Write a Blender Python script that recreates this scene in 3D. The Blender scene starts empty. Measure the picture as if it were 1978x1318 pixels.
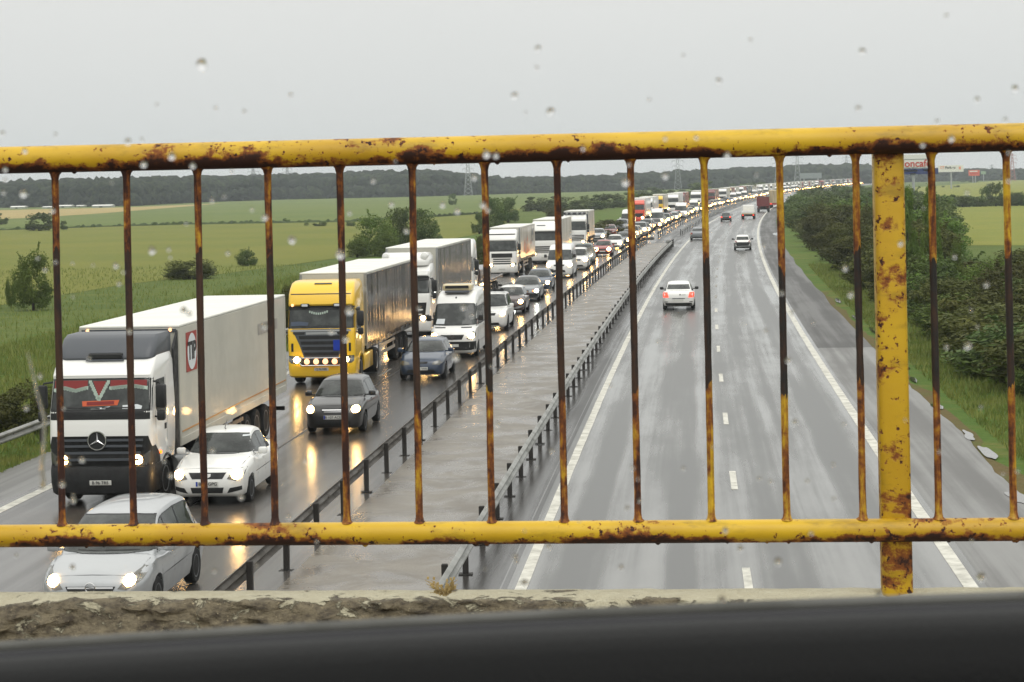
import bpy, bmesh, math, random
import numpy as np
from mathutils import Vector, Matrix
from mathutils.bvhtree import BVHTree
R_=random.Random(7)
C=bpy.context.scene.collection
# ---------------------------------------------------------------- camera geometry (metres; road runs along +Y, camera 7.3 m above it)
H=7.3; F=4000.0; PX,PY=989.0,350.0; ROLL=math.atan(.0214); YAW=math.atan(343/4000)
def ray(px,py):
    dx,dy=px-PX,py-PY
    c=dx*math.cos(ROLL)-dy*math.sin(ROLL); d=dx*math.sin(ROLL)+dy*math.cos(ROLL)
    return (c*math.cos(YAW)-F*math.sin(YAW), c*math.sin(YAW)+F*math.cos(YAW), -d)
def at(px,py,z=0.0):
    v=ray(px,py); t=(H-z)/-v[2]; return Vector((v[0]*t,v[1]*t,z))
def at_y(px,py,Y):
    v=ray(px,py); t=Y/v[1]; return Vector((v[0]*t,Y,H+v[2]*t))
def curve(Y):
    if Y<40: return 0.0
    if Y<600: return 7.4e-5*(Y-40)**2
    d=Y-600; return 23.2+.0829*d+4.5e-5*d*d
def slope(Y):
    return (curve(Y+1)-curve(Y-1))/2
def on(lat,Y,z=0.0): return Vector((lat+curve(Y),Y,z))
# ---------------------------------------------------------------- materials
def nodes(name):
    m=bpy.data.materials.new(name); m.use_nodes=True; nt=m.node_tree
    b=nt.nodes['Principled BSDF']; return m,nt,b
def N(nt,t,**kw):
    n=nt.nodes.new(t)
    for k,v in kw.items():
        if hasattr(n,k): setattr(n,k,v)
        else: n.inputs[k].default_value=v
    return n
def L(nt,a,b): nt.links.new(a,b)
def lin(c):
    f=lambda v: v/12.92 if v<=.04045 else ((v+.055)/1.055)**2.4
    return tuple(f(v/255) for v in c)+(1.0,)
def mixc(nt,fac,a,b):
    n=nt.nodes.new('ShaderNodeMix'); n.data_type='RGBA'; n.clamp_factor=True
    for s,v in ((0,fac),(6,a),(7,b)):
        if hasattr(v,'is_linked'): L(nt,v,n.inputs[s])
        else: n.inputs[s].default_value=v
    return n.outputs[2]
def mth(nt,op,a,b=0.0,c=None,clamp=False):
    n=nt.nodes.new('ShaderNodeMath'); n.operation=op; n.use_clamp=clamp
    for i,v in enumerate((a,b,c)):
        if v is None: continue
        if hasattr(v,'is_linked'): L(nt,v,n.inputs[i])
        else: n.inputs[i].default_value=v
    return n.outputs[0]
def ramp(nt,fac,lo,hi,a=0.0,b=1.0):
    n=nt.nodes.new('ShaderNodeMapRange'); n.clamp=True; n.interpolation_type='SMOOTHSTEP'
    L(nt,fac,n.inputs[0])
    for i,v in zip((1,2,3,4),(lo,hi,a,b)): n.inputs[i].default_value=v
    return n.outputs[0]
def coord(nt,kind='Object',scale=(1,1,1),uv=False):
    if uv: o=nt.nodes.new('ShaderNodeUVMap').outputs[0]
    elif kind=='World': o=nt.nodes.new('ShaderNodeNewGeometry').outputs['Position']
    else: o=nt.nodes.new('ShaderNodeTexCoord').outputs[kind]
    mp=nt.nodes.new('ShaderNodeMapping'); L(nt,o,mp.inputs[0]); mp.inputs['Scale'].default_value=scale
    return mp.outputs[0]
def noise(nt,vec,scale,detail=4,rough=.55,dist=0.0):
    n=nt.nodes.new('ShaderNodeTexNoise'); L(nt,vec,n.inputs['Vector'])
    n.inputs['Scale'].default_value=scale; n.inputs['Detail'].default_value=detail
    n.inputs['Roughness'].default_value=rough; n.inputs['Distortion'].default_value=dist
    return n.outputs[0]
def bump(nt,b,h,strength=.3,dist=.02):
    n=nt.nodes.new('ShaderNodeBump'); n.inputs['Strength'].default_value=strength; n.inputs['Distance'].default_value=dist
    L(nt,h,n.inputs['Height']); L(nt,n.outputs[0],b.inputs['Normal']); return n
def S(b,**kw):
    for k,v in kw.items():
        b.inputs[k.replace('_',' ')].default_value=v
def plain(name,col,rough=.5,metal=0.0,spec=.5,coat=0.0,vary=.0,vscale=3.0):
    m,nt,b=nodes(name); c=lin(col) if max(col)>1 else tuple(col)+(1,)
    S(b,Base_Color=c,Roughness=rough,Metallic=metal,Specular_IOR_Level=spec,Coat_Weight=coat,Coat_Roughness=.06)
    if vary:
        f=ramp(nt,noise(nt,coord(nt),vscale,5),.3,.75)
        d=tuple(v*(1-vary) for v in c[:3])+(1,)
        L(nt,mixc(nt,f,c,d),b.inputs['Base Color'])
        L(nt,ramp(nt,f,0,1,rough,min(1,rough*1.5+.05)),b.inputs['Roughness'])
    return m
def paint(name,col,metal=0.0,rough=.34):
    # wet car paint with a film of road dirt low on the body
    m,nt,b=nodes(name); c=lin(col)
    S(b,Roughness=rough,Metallic=metal,Coat_Weight=.8,Coat_Roughness=.05)
    o=coord(nt); sx=nt.nodes.new('ShaderNodeSeparateXYZ'); L(nt,o,sx.inputs[0])
    n=noise(nt,o,2.2,6,.65)
    dirt=ramp(nt,mth(nt,'ADD',sx.outputs[2],mth(nt,'MULTIPLY',mth(nt,'SUBTRACT',n,.5),.9)),.15,1.0,.22,0)
    L(nt,mixc(nt,dirt,c,lin((66,62,56))),b.inputs['Base Color'])
    L(nt,ramp(nt,dirt,0,.6,rough,.6),b.inputs['Roughness'])
    return m
def emit(name,col,strength):
    m,nt,b=nodes(name); S(b,Base_Color=lin(col),Emission_Color=lin(col),Emission_Strength=strength,Roughness=.2); return m
M={}
def setup_materials():
    M['black']=plain('black_plastic',(24,25,26),.45,vary=.3)
    M['dark']=plain('dark_underbody',(14,14,14),.8)
    M['grey']=plain('grey_plastic',(70,74,80),.45,coat=.2)
    M['silver']=plain('silver_trim',(150,152,152),.3,.5)
    M['chrome']=plain('chrome',(205,205,205),.14,1.0)
    M['tyre']=plain('tyre_rubber',(22,22,22),.75,vary=.3)
    M['rim']=plain('rim_alloy',(120,122,124),.4,.6,vary=.3)
    M['plate']=plain('plate_white',(196,196,190),.4)
    M['blue']=plain('blue_plate',(10,48,150),.35)
    M['lettering']=plain('dark_lettering',(25,25,28),.6)
    M['red']=plain('red_cloth',(120,34,32),.7)
    M['orange']=plain('orange_print',(190,84,44),.6); M['strip']=plain('reflective_strip',(178,124,62),.4)
    M['lace']=plain('white_lace',(165,180,168),.8)
    M['paper']=plain('white_paper',(205,210,212),.7)
    M['amber']=emit('amber_lamp',(255,120,20),3.0)
    M['lens']=plain('lamp_lens',(104,104,100),.1,.5,coat=.8)
    M['tail']=plain('tail_lens',(120,14,14),.15,coat=.6)
    M['taillit']=emit('tail_lamp_lit',(255,70,50),1.6)
    M['low']=emit('headlight_lit',(255,200,124),62.0)
    M['lowfar']=emit('headlight_lit_far',(255,190,104),34.0)
    M['pale']=emit('headlight_lit_white',(246,250,236),40.0)
    M['dim']=emit('spot_lamp',(255,190,140),1.7)
    M['print_red']=plain('print_red',(152,52,44),.5)
    M['trailer_white']=plain('trailer_white',(188,186,174),.4,coat=.15,vary=.16,vscale=.6)
    M['roof_white']=plain('roof_white',(222,222,214),.4,vary=.1,vscale=.8)
    M['galv']=plain('galvanised_steel',(150,151,147),.40,.45,vary=.35,vscale=1.3)
    M['post_steel']=plain('post_steel',(48,45,42),.55,.2,vary=.4,vscale=3)
    M['seam']=plain('panel_seam',(20,20,20),.7)
    # vehicle glass: dark cabin behind, wet outside
    m,nt,b=nodes('vehicle_glass'); S(b,Base_Color=lin((60,66,64)),Roughness=.06,Specular_IOR_Level=.5)
    o=coord(nt); f=ramp(nt,noise(nt,o,2.4,3),.35,.7); L(nt,mixc(nt,f,lin((34,38,37)),lin((66,70,68))),b.inputs['Base Color'])
    bump(nt,b,noise(nt,o,60,2),.05,.004); M['glass']=m
    for k,c in dict(white=(226,226,222),silver=(168,171,173),silverdk=(120,124,127),darkgrey=(22,22,24),bluegrey=(20,44,70),black=(22,22,24),red=(150,40,26),
                    brown=(58,34,28),navy=(24,28,44),beige=(176,168,140),green=(60,80,70),yellow=(236,190,30),orange=(214,70,40),maroon=(108,28,26),cream=(205,190,150)).items():
        M['p_'+k]=paint('paint_'+k,c,.35 if k in('silver','silverdk') else 0.0)
    for k,c,fold in (('tarp_dark',(22,24,32),1.0),('tarp_grey',(74,74,72),1.0),('tarp_white',(205,200,188),.5),('tarp_red',(150,46,42),.6),('tarp_cream',(190,172,140),.6)):
        m,nt,b=nodes(k); S(b,Base_Color=lin(c),Roughness=.22,Specular_IOR_Level=.13 if k=='tarp_dark' else .26)
        o=coord(nt); n1=noise(nt,coord(nt,scale=(1,1.0,.12)),1.6,3,.6); n2=noise(nt,o,1.1,3)
        w=nt.nodes.new('ShaderNodeTexWave'); w.bands_direction='Y'; L(nt,o,w.inputs[0]); w.inputs['Scale'].default_value=.42; w.inputs['Distortion'].default_value=1.2; w.inputs['Detail'].default_value=1
        h=mth(nt,'ADD',mth(nt,'MULTIPLY',n1,.8),mth(nt,'ADD',mth(nt,'MULTIPLY',n2,.4),mth(nt,'MULTIPLY',w.outputs[1],.25)))
        bump(nt,b,h,.30*fold,.09)
        L(nt,mixc(nt,ramp(nt,n1,.35,.7),lin(c),lin(tuple(v*.78 for v in c))),b.inputs['Base Color'])
        M[k]=m
    # ---- wet asphalt (uv: u = metres across, v = metres along)
    def asphalt(name,c0,c1,r0,r1,tracks,spec=.5,bs=.1):
        m,nt,b=nodes(name); S(b,Specular_IOR_Level=spec)
        uv=coord(nt,uv=True)
        st=coord(nt,uv=True,scale=(1.0,.018,1)); st2=coord(nt,uv=True,scale=(3.2,.045,1))
        a=noise(nt,st,1.15,3,.5); a2=noise(nt,st2,1.0,3,.6); bl=noise(nt,coord(nt,uv=True,scale=(.5,.11,1)),1.0,5,.6); fine=noise(nt,uv,26,4,.7)
        s=mth(nt,'ADD',mth(nt,'MULTIPLY',a,.5),mth(nt,'ADD',mth(nt,'MULTIPLY',a2,.22),mth(nt,'MULTIPLY',bl,.28)))
        if tracks:   # polished wheel tracks in each lane hold a little more water
            sx=nt.nodes.new('ShaderNodeSeparateXYZ'); L(nt,nt.nodes.new('ShaderNodeUVMap').outputs[0],sx.inputs[0])
            tr=None
            for u0 in tracks:
                g=ramp(nt,mth(nt,'ABSOLUTE',mth(nt,'SUBTRACT',sx.outputs[0],u0)),.12,.55,1,0)
                tr=g if tr is None else mth(nt,'MAXIMUM',tr,g)
            s=mth(nt,'ADD',s,mth(nt,'MULTIPLY',tr,-.085))
        f=ramp(nt,s,.38,.62)
        L(nt,mixc(nt,mth(nt,'ADD',f,mth(nt,'MULTIPLY',mth(nt,'SUBTRACT',fine,.5),.7)),lin(c0),lin(c1)),b.inputs['Base Color'])
        L(nt,ramp(nt,f,0,1,r0,r1),b.inputs['Roughness'])
        h=mth(nt,'ADD',mth(nt,'MULTIPLY',fine,.5),mth(nt,'MULTIPLY',noise(nt,coord(nt,uv=True,scale=(1,.6,1)),5.5,4,.6),.5))
        bump(nt,b,h,bs,.012)
        return m
    M['asphalt']=asphalt('wet_asphalt',(70,70,68),(114,114,110),.32,.13,(-2.35,-.35,1.75,3.65),spec=.7)
    M['asphalt_left']=asphalt('wet_asphalt_queue',(62,59,56),(84,81,77),.26,.15,(-14.6,-12.7,-10.9,-9.2),bs=.07)
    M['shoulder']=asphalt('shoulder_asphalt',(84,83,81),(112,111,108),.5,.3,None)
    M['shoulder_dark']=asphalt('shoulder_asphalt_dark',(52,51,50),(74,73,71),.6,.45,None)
    M['mark_worn']=plain('road_paint_worn',(140,138,130),.45,vary=.4,vscale=2); M['mark']=plain('road_paint',(206,204,192),.4,vary=.45,vscale=2.6)
    # ---- median concrete: brown grey slabs under a thin broken film of water
    m,nt,b=nodes('median_concrete'); uv=coord(nt,uv=True)
    p=noise(nt,coord(nt,uv=True,scale=(.55,.42,1)),1.3,6,.62,.5); q=noise(nt,coord(nt,uv=True,scale=(.9,1.1,1)),.8,5,.6); fine=noise(nt,uv,24,4,.7)
    c=mixc(nt,ramp(nt,q,.3,.7),lin((106,100,91)),lin((130,124,113)))
    c=mixc(nt,ramp(nt,fine,.3,.75),c,mixc(nt,.5,c,lin((70,62,54))))
    wet=ramp(nt,p,.34,.68)
    c=mixc(nt,wet,c,mixc(nt,.22,c,lin((64,58,52)))); L(nt,c,b.inputs['Base Color'])
    L(nt,ramp(nt,wet,0,1,.48,.20),b.inputs['Roughness']); S(b,Specular_IOR_Level=.5)
    bu=nt.nodes.new('ShaderNodeBump'); bu.inputs['Distance'].default_value=.012; L(nt,mth(nt,'ADD',mth(nt,'MULTIPLY',fine,.4),noise(nt,coord(nt,uv=True,scale=(1,.35,1)),4.5,3)),bu.inputs['Height']); L(nt,ramp(nt,wet,0,1,.09,.04),bu.inputs['Strength']); L(nt,bu.outputs[0],b.inputs['Normal'])
    M['median']=m
    M['gutter']=asphalt('gutter_asphalt',(40,39,38),(64,62,60),.42,.16,None,bs=.05)
    # ---- ground and fields
    def field(name,ca,cb,cc,sc=.05,bs=.6):
        m,nt,b=nodes(name); S(b,Roughness=.9,Specular_IOR_Level=.15)
        w=coord(nt,'World'); big=noise(nt,w,sc,5,.6); mid=noise(nt,coord(nt,'World',(.35,1.0,1)),.5,6,.7); fine=noise(nt,w,5.0,4,.75)
        c=mixc(nt,ramp(nt,big,.35,.65),lin(ca),lin(cb)); c=mixc(nt,ramp(nt,mid,.45,.72),c,lin(cc))
        c=mixc(nt,ramp(nt,fine,.35,.8,0,.45),c,mixc(nt,.6,c,lin((34,40,18)))); L(nt,c,b.inputs['Base Color'])
        bump(nt,b,mth(nt,'ADD',mid,mth(nt,'MULTIPLY',fine,.6)),bs,.35); return m
    M['ground']=field('grass_ground',(90,104,46),(78,96,42),(102,110,52))
    M['field_green']=field('field_green',(104,116,60),(94,110,56),(110,118,66),.02)
    M['field_olive']=field('field_olive',(118,120,54),(106,114,50),(122,122,58),.03)
    M['field_tan']=field('field_tan',(172,152,104),(160,144,96),(150,140,90),.03)
    M['field_yellow']=field('field_yellow',(130,132,58),(120,128,58),(136,134,64),.05)
    M['verge']=field('verge_grass',(84,106,42),(74,100,38),(110,106,54),.3)
    M['dirt']=field('dirt_strip',(104,88,58),(96,90,54),(92,98,50),.6)
    M['hedge_line']=field('hedge_line',(62,76,40),(54,68,36),(76,88,46),.4)
    def leaf(name,cs,tr=.25):
        m,nt,b=nodes(name); S(b,Roughness=.65,Specular_IOR_Level=.18)
        g=nt.nodes.new('ShaderNodeNewGeometry'); oi=nt.nodes.new('ShaderNodeObjectInfo')
        c=mixc(nt,g.outputs['Random Per Island'],lin(cs[0]),lin(cs[1]))
        n=ramp(nt,noise(nt,coord(nt),.9,3,.6),.38,.66); c=mixc(nt,n,c,lin(cs[2]))
        h=nt.nodes.new('ShaderNodeHueSaturation'); L(nt,c,h.inputs['Color']); L(nt,ramp(nt,oi.outputs['Random'],0,1,.75,1.25),h.inputs['Value']); L(nt,ramp(nt,oi.outputs['Random'],0,1,.485,.51),h.inputs['Hue'])
        L(nt,h.outputs[0],b.inputs['Base Color'])
        t=nt.nodes.new('ShaderNodeBsdfTranslucent'); L(nt,h.outputs[0],t.inputs[0]); mx=nt.nodes.new('ShaderNodeMixShader'); mx.inputs[0].default_value=tr
        L(nt,b.outputs[0],mx.inputs[1]); L(nt,t.outputs[0],mx.inputs[2]); L(nt,mx.outputs[0],nt.nodes['Material Output'].inputs[0]); return m
    M['leaf_dark']=leaf('leaves_olive_dark',((76,80,38),(62,68,34),(92,94,46)))
    M['leaf_green']=leaf('leaves_green',((90,112,46),(76,100,42),(110,130,60)))
    M['leaf_mid']=leaf('leaves_mid',((80,98,50),(70,88,46),(98,112,58)))
    M['leaf_far']=leaf('leaves_far',((86,102,56),(76,92,52),(100,114,64)))
    M['blade']=leaf('grass_blades',((100,112,52),(84,100,44),(122,126,66)))
    M['dry']=leaf('dry_grass',((222,204,140),(205,184,120),(190,168,104)))
    M['bark']=plain('bark',(60,52,42),.9,vary=.3)
    m,nt,b=nodes('forest_leaves'); S(b,Roughness=.8,Specular_IOR_Level=.1)
    w=coord(nt,'World'); g=nt.nodes.new('ShaderNodeNewGeometry')
    c=mixc(nt,g.outputs['Random Per Island'],lin((40,50,36)),lin((64,74,46))); c=mixc(nt,ramp(nt,noise(nt,w,.45,5,.7),.4,.62),c,lin((26,34,28))); L(nt,c,b.inputs['Base Color'])
    bump(nt,b,noise(nt,w,.5,5,.7),1.0,2.2); M['forest']=m
    # ---- railing: chipped yellow enamel over rust
    def rail_mat(name,bars):
        m,nt,b=nodes(name); o=coord(nt,'World')
        st=coord(nt,'World',(6,14,14) if not bars else (60,60,9))
        n1=noise(nt,st,1.0,6,.62,.3); n2=noise(nt,o,34,5,.7); n3=noise(nt,o,3.1,3)
        sx=nt.nodes.new('ShaderNodeSeparateXYZ'); L(nt,o,sx.inputs[0])
        if bars:
            left=ramp(nt,sx.outputs[0],-1.3,.5,.09,.0)
            s=mth(nt,'ADD',mth(nt,'ADD',mth(nt,'MULTIPLY',n1,.55),mth(nt,'MULTIPLY',n2,.35)),mth(nt,'ADD',mth(nt,'MULTIPLY',n3,.25),left))
            rust=ramp(nt,s,.45,.62); deep=ramp(nt,s,.56,.70)
        else:
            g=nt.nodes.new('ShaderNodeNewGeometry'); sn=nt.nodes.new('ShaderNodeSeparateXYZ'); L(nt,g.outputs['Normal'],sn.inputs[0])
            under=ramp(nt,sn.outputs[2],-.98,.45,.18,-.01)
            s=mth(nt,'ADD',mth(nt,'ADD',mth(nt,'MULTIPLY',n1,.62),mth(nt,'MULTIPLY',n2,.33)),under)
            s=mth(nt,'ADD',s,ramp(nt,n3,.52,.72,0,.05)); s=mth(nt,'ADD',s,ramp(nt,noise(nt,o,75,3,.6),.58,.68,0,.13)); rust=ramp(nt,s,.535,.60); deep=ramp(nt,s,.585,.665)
        yel=mixc(nt,ramp(nt,n3,.3,.7),lin((208,171,34)),lin((182,142,30))); yel=mixc(nt,ramp(nt,noise(nt,coord(nt,'World',(9,22,22)),1.0,5,.65),.50,.74,0,.55),yel,lin((112,92,30)))
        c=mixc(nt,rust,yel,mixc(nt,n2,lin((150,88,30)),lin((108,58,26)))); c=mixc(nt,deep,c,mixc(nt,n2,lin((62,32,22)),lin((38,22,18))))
        if bars:  # painted black band half way up each bar
            e=mth(nt,'ADD',mth(nt,'ADD',sx.outputs[2],mth(nt,'MULTIPLY',mth(nt,'SUBTRACT',noise(nt,coord(nt,'World',(7,0,0)),1.0,1),.5),.22)),mth(nt,'MULTIPLY',mth(nt,'SUBTRACT',n1,.5),.11))
            hi=ramp(nt,sx.outputs[0],-1.6,-.2,7.19,7.125)
            band=mth(nt,'MULTIPLY',mth(nt,'GREATER_THAN',e,6.865),mth(nt,'LESS_THAN',e,hi))
            c=mixc(nt,band,c,mixc(nt,ramp(nt,s,.50,.72),lin((30,28,27)),lin((64,44,32))))
        L(nt,c,b.inputs['Base Color']); L(nt,ramp(nt,rust,0,1,.40,.75),b.inputs['Roughness']); S(b,Specular_IOR_Level=.4)
        bump(nt,b,mth(nt,'ADD',mth(nt,'MULTIPLY',rust,-.5),mth(nt,'MULTIPLY',n2,.5)),.5,.003); return m
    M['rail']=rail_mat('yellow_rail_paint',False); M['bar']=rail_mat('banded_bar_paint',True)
    m,nt,b=nodes('weathered_concrete'); o=coord(nt,'World'); n1=noise(nt,coord(nt,'World',(1,2.2,1.6)),9,6,.7,.4); n2=noise(nt,o,90,5,.75); n3=noise(nt,coord(nt,'World',(1,1,2)),30,5,.7)
    g=nt.nodes.new('ShaderNodeNewGeometry'); sn=nt.nodes.new('ShaderNodeSeparateXYZ'); L(nt,g.outputs['Normal'],sn.inputs[0])
    sp_=nt.nodes.new('ShaderNodeSeparateXYZ'); L(nt,o,sp_.inputs[0]); back=mth(nt,'ADD',ramp(nt,sp_.outputs[1],4.09,4.22,-.20,.14),ramp(nt,sp_.outputs[0],-.5,.4,0,.16)); old=ramp(nt,mth(nt,'ADD',mth(nt,'MULTIPLY',noise(nt,coord(nt,'World',(1,1.5,1.5)),13,6,.72,.6),1.15),back),.565,.635)     # the pale skim coat survives on top, gone from the face
    c=mixc(nt,ramp(nt,n3,.35,.7),lin((122,112,90)),lin((60,52,42))); c=mixc(nt,ramp(nt,n2,.60,.70,0,.85),c,lin((178,164,132)))
    c=mixc(nt,old,c,mixc(nt,n3,lin((200,196,172)),lin((160,150,122)))); L(nt,c,b.inputs['Base Color']); S(b,Roughness=.75)
    bump(nt,b,mth(nt,'ADD',mth(nt,'MULTIPLY',old,.8),mth(nt,'ADD',mth(nt,'MULTIPLY',n2,.5),mth(nt,'MULTIPLY',n3,1.5))),1.0,.009); M['concrete']=m
    m,nt,b=nodes('door_plastic'); o=coord(nt,'World'); n=noise(nt,o,900,3,.6); S(b,Base_Color=lin((7,8,9)),Roughness=.5,Specular_IOR_Level=.13); bump(nt,b,n,.35,.0012); M['door']=m; M['lining']=plain('roof_lining',(60,60,58),.9)
    M['rubber']=plain('rubber_seal',(74,74,70),.6,vary=.2,vscale=30); M['rubber_dark']=plain('rubber_dark',(12,13,20),.6)
    m,nt,b=nodes('rain_water'); S(b,Base_Color=(1,1,1,1),Roughness=0,IOR=1.33,Transmission_Weight=1.0); M['drop']=m
    m,nt,b=nodes('puddle_water'); S(b,Base_Color=lin((70,66,58)),Roughness=.03,IOR=1.33,Specular_IOR_Level=.6,Coat_Weight=.5,Coat_Roughness=.02); bump(nt,b,noise(nt,coord(nt,'World'),9,3),.04,.01); M['puddle']=m
    M['pylon']=plain('pylon_steel',(150,154,154),.6); M['galv_dark']=plain('weathered_steel',(84,79,72),.45,.3,vary=.35,vscale=1.3); M['pylon_red']=plain('pylon_red',(160,104,98),.6)
    M['board_white']=plain('board_white',(214,214,208),.5); M['board_blue']=plain('board_blue',(20,40,96),.5); M['board_red']=plain('board_red',(190,60,40),.5); M['board_orange']=plain('board_orange',(206,84,50),.5)
    M['board_grey']=plain('board_grey',(128,136,136),.5); M['board_green']=plain('board_green',(130,156,120),.5)
    M['letter_red']=plain('letter_red',(186,52,34),.5); M['letter_orange']=plain('letter_orange',(222,150,120),.5); M['letter_grey']=plain('letter_grey',(60,62,60),.5); M['faded']=plain('faded_print',(150,146,140),.5)
    M['shed']=plain('shed_white',(176,178,172),.6)
setup_materials()
# ---------------------------------------------------------------- mesh helpers
class MB:
    def __init__(s): s.v=[]; s.f=[]; s.m=[]
    def add(s,vs,fs,mi=0):
        k=len(s.v); s.v.extend([tuple(v) for v in vs]); s.f.extend([tuple(i+k for i in f) for f in fs]); s.m.extend([mi]*len(fs)); return s
    def box(s,x0,x1,y0,y1,z0,z1,mi=0,bev=0.0,seg=2):
        bm=bmesh.new(); bmesh.ops.create_cube(bm,size=1)
        for v in bm.verts: v.co=Vector(((x0+x1)/2+v.co.x*(x1-x0),(y0+y1)/2+v.co.y*(y1-y0),(z0+z1)/2+v.co.z*(z1-z0)))
        if bev: bmesh.ops.bevel(bm,geom=list(bm.edges),offset=bev,segments=seg,profile=.5,affect='EDGES')
        bm.verts.index_update(); s.add([v.co[:] for v in bm.verts],[[v.index for v in f.verts] for f in bm.faces],mi); bm.free(); return s
    def tube(s,pts,r,n=8,mi=0,caps=True):
        pts=[Vector(p) for p in pts]; rs=r if isinstance(r,(list,tuple)) else [r]*len(pts); rings=[]
        for i,p in enumerate(pts):
            d=(pts[min(i+1,len(pts)-1)]-pts[max(i-1,0)]).normalized(); a=d.orthogonal() if i==0 else (a-d*a.dot(d)); a=a.normalized(); b=d.cross(a)
            rings.append([p+(a*math.cos(t*2*math.pi/n)+b*math.sin(t*2*math.pi/n))*rs[i] for t in range(n)])
        return s.loft(rings,mi,caps)
    def loft(s,rings,mi=0,caps=True,closed=True):
        n=len(rings[0]); vs=[p for r in rings for p in r]; fs=[]
        for i in range(len(rings)-1):
            for j in range(n if closed else n-1):
                fs.append((i*n+j,i*n+(j+1)%n,(i+1)*n+(j+1)%n,(i+1)*n+j))
        if caps and closed: fs.append(tuple(reversed(range(n)))); fs.append(tuple(range((len(rings)-1)*n,len(rings)*n)))
        return s.add(vs,fs,mi)
    def lathe(s,prof,c,axis='x',n=20,mi=0):
        rings=[]
        for r,h in prof:
            ring=[]
            for t in range(n):
                a=t*2*math.pi/n; u,w=r*math.cos(a),r*math.sin(a)
                ring.append({'x':(c[0]+h,c[1]+u,c[2]+w),'y':(c[0]+u,c[1]+h,c[2]+w),'z':(c[0]+u,c[1]+w,c[2]+h)}[axis])
            rings.append(ring)
        return s.loft(rings,mi,True)
    def outward(s):
        bm=bmesh.new(); vs=[bm.verts.new(v) for v in s.v]
        for f in s.f: bm.faces.new([vs[i] for i in f])
        bmesh.ops.recalc_face_normals(bm,faces=list(bm.faces)); bm.verts.index_update(); s.f=[tuple(v.index for v in f.verts) for f in bm.faces]; bm.free(); return s
    def poly(s,pts,mi=0): return s.add(pts,[tuple(range(len(pts)))],mi)
    def mesh(s,name,mats,smooth=None):
        me=bpy.data.meshes.new(name); me.from_pydata(s.v,[],s.f)
        for m in (mats if isinstance(mats,(list,tuple)) else [mats]): me.materials.append(M[m] if isinstance(m,str) else m)
        me.polygons.foreach_set('material_index',s.m)
        if smooth is not None:
            me.polygons.foreach_set('use_smooth',[True]*len(me.polygons)); me.set_sharp_from_angle(angle=math.radians(smooth))
        me.update(); return me
    def build(s,name,mats,parent=None,smooth=None):
        return link(name,s.mesh(name,mats,smooth),parent)
def link(name,me,parent=None):
    o=bpy.data.objects.new(name,me); C.objects.link(o)
    if parent is not None: o.parent=parent
    return o
def empty(name,loc=(0,0,0),rz=0.0):
    o=bpy.data.objects.new(name,None); C.objects.link(o); o.location=loc; o.rotation_euler=(0,0,rz); o.empty_display_size=.2; return o
def tag(o,label=None,cat=None,group=None,kind=None):
    for k,v in (('label',label),('category',cat),('group',group),('kind',kind)):
        if v: o[k]=v
    return o
def copy_tree(o,parent=None):
    c=o.copy(); C.objects.link(c); c.parent=parent
    for ch in list(o.children): copy_tree(ch,c)
    return c
_tx={}
def text_geo(txt,size,bold=0.0):
    k=(txt,size,bold)
    if k in _tx: return _tx[k]
    cu=bpy.data.curves.new('t','FONT'); cu.body=txt; cu.size=size; cu.align_x='CENTER'; cu.align_y='CENTER'; cu.extrude=.004; cu.offset=bold
    o=bpy.data.objects.new('t',cu); C.objects.link(o); bpy.context.view_layer.update()
    me=o.evaluated_get(bpy.context.evaluated_depsgraph_get()).to_mesh()
    r=([v.co[:] for v in me.vertices],[tuple(p.vertices) for p in me.polygons]); o.to_mesh_clear()
    bpy.data.objects.remove(o); bpy.data.curves.remove(cu); _tx[k]=r; return r
def text(mb,txt,size,org,ux,uy,mi=0,bold=0.0):
    vs,fs=text_geo(txt,size,bold); org,ux,uy=Vector(org),Vector(ux),Vector(uy); un=ux.cross(uy).normalized()
    mb.add([org+ux*v[0]+uy*v[1]+un*v[2] for v in vs],fs,mi)
def sheet(name,lat0,lat1,ys,mat,z,nu=1,kind='structure'):
    # strip of ground that follows the road, uv in metres
    vs,fs,uv=[],[],[]
    lf=lambda l,y: l(y) if callable(l) else l
    for y in ys:
        for i in range(nu+1):
            la=lf(lat0,y)+(lf(lat1,y)-lf(lat0,y))*i/nu; vs.append(on(la,y,z)[:]); uv.append((la,y))
    for j in range(len(ys)-1):
        for i in range(nu): a=j*(nu+1)+i; fs.append((a,a+1,a+nu+2,a+nu+1))
    me=bpy.data.meshes.new(name); me.from_pydata(vs,[],fs); me.materials.append(M[mat]); l=me.uv_layers.new(name='UVMap')
    idx=np.zeros(len(me.loops),dtype=np.int32); me.loops.foreach_get('vertex_index',idx); l.data.foreach_set('uv',np.array(uv,dtype=np.float32)[idx].ravel()); me.update()
    return tag(link(name,me),kind=kind)
YS=[-60,0,20]+list(range(30,120,6))+list(range(120,300,10))+list(range(300,700,20))+list(range(700,2001,50))
from mathutils import noise as mn
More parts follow.
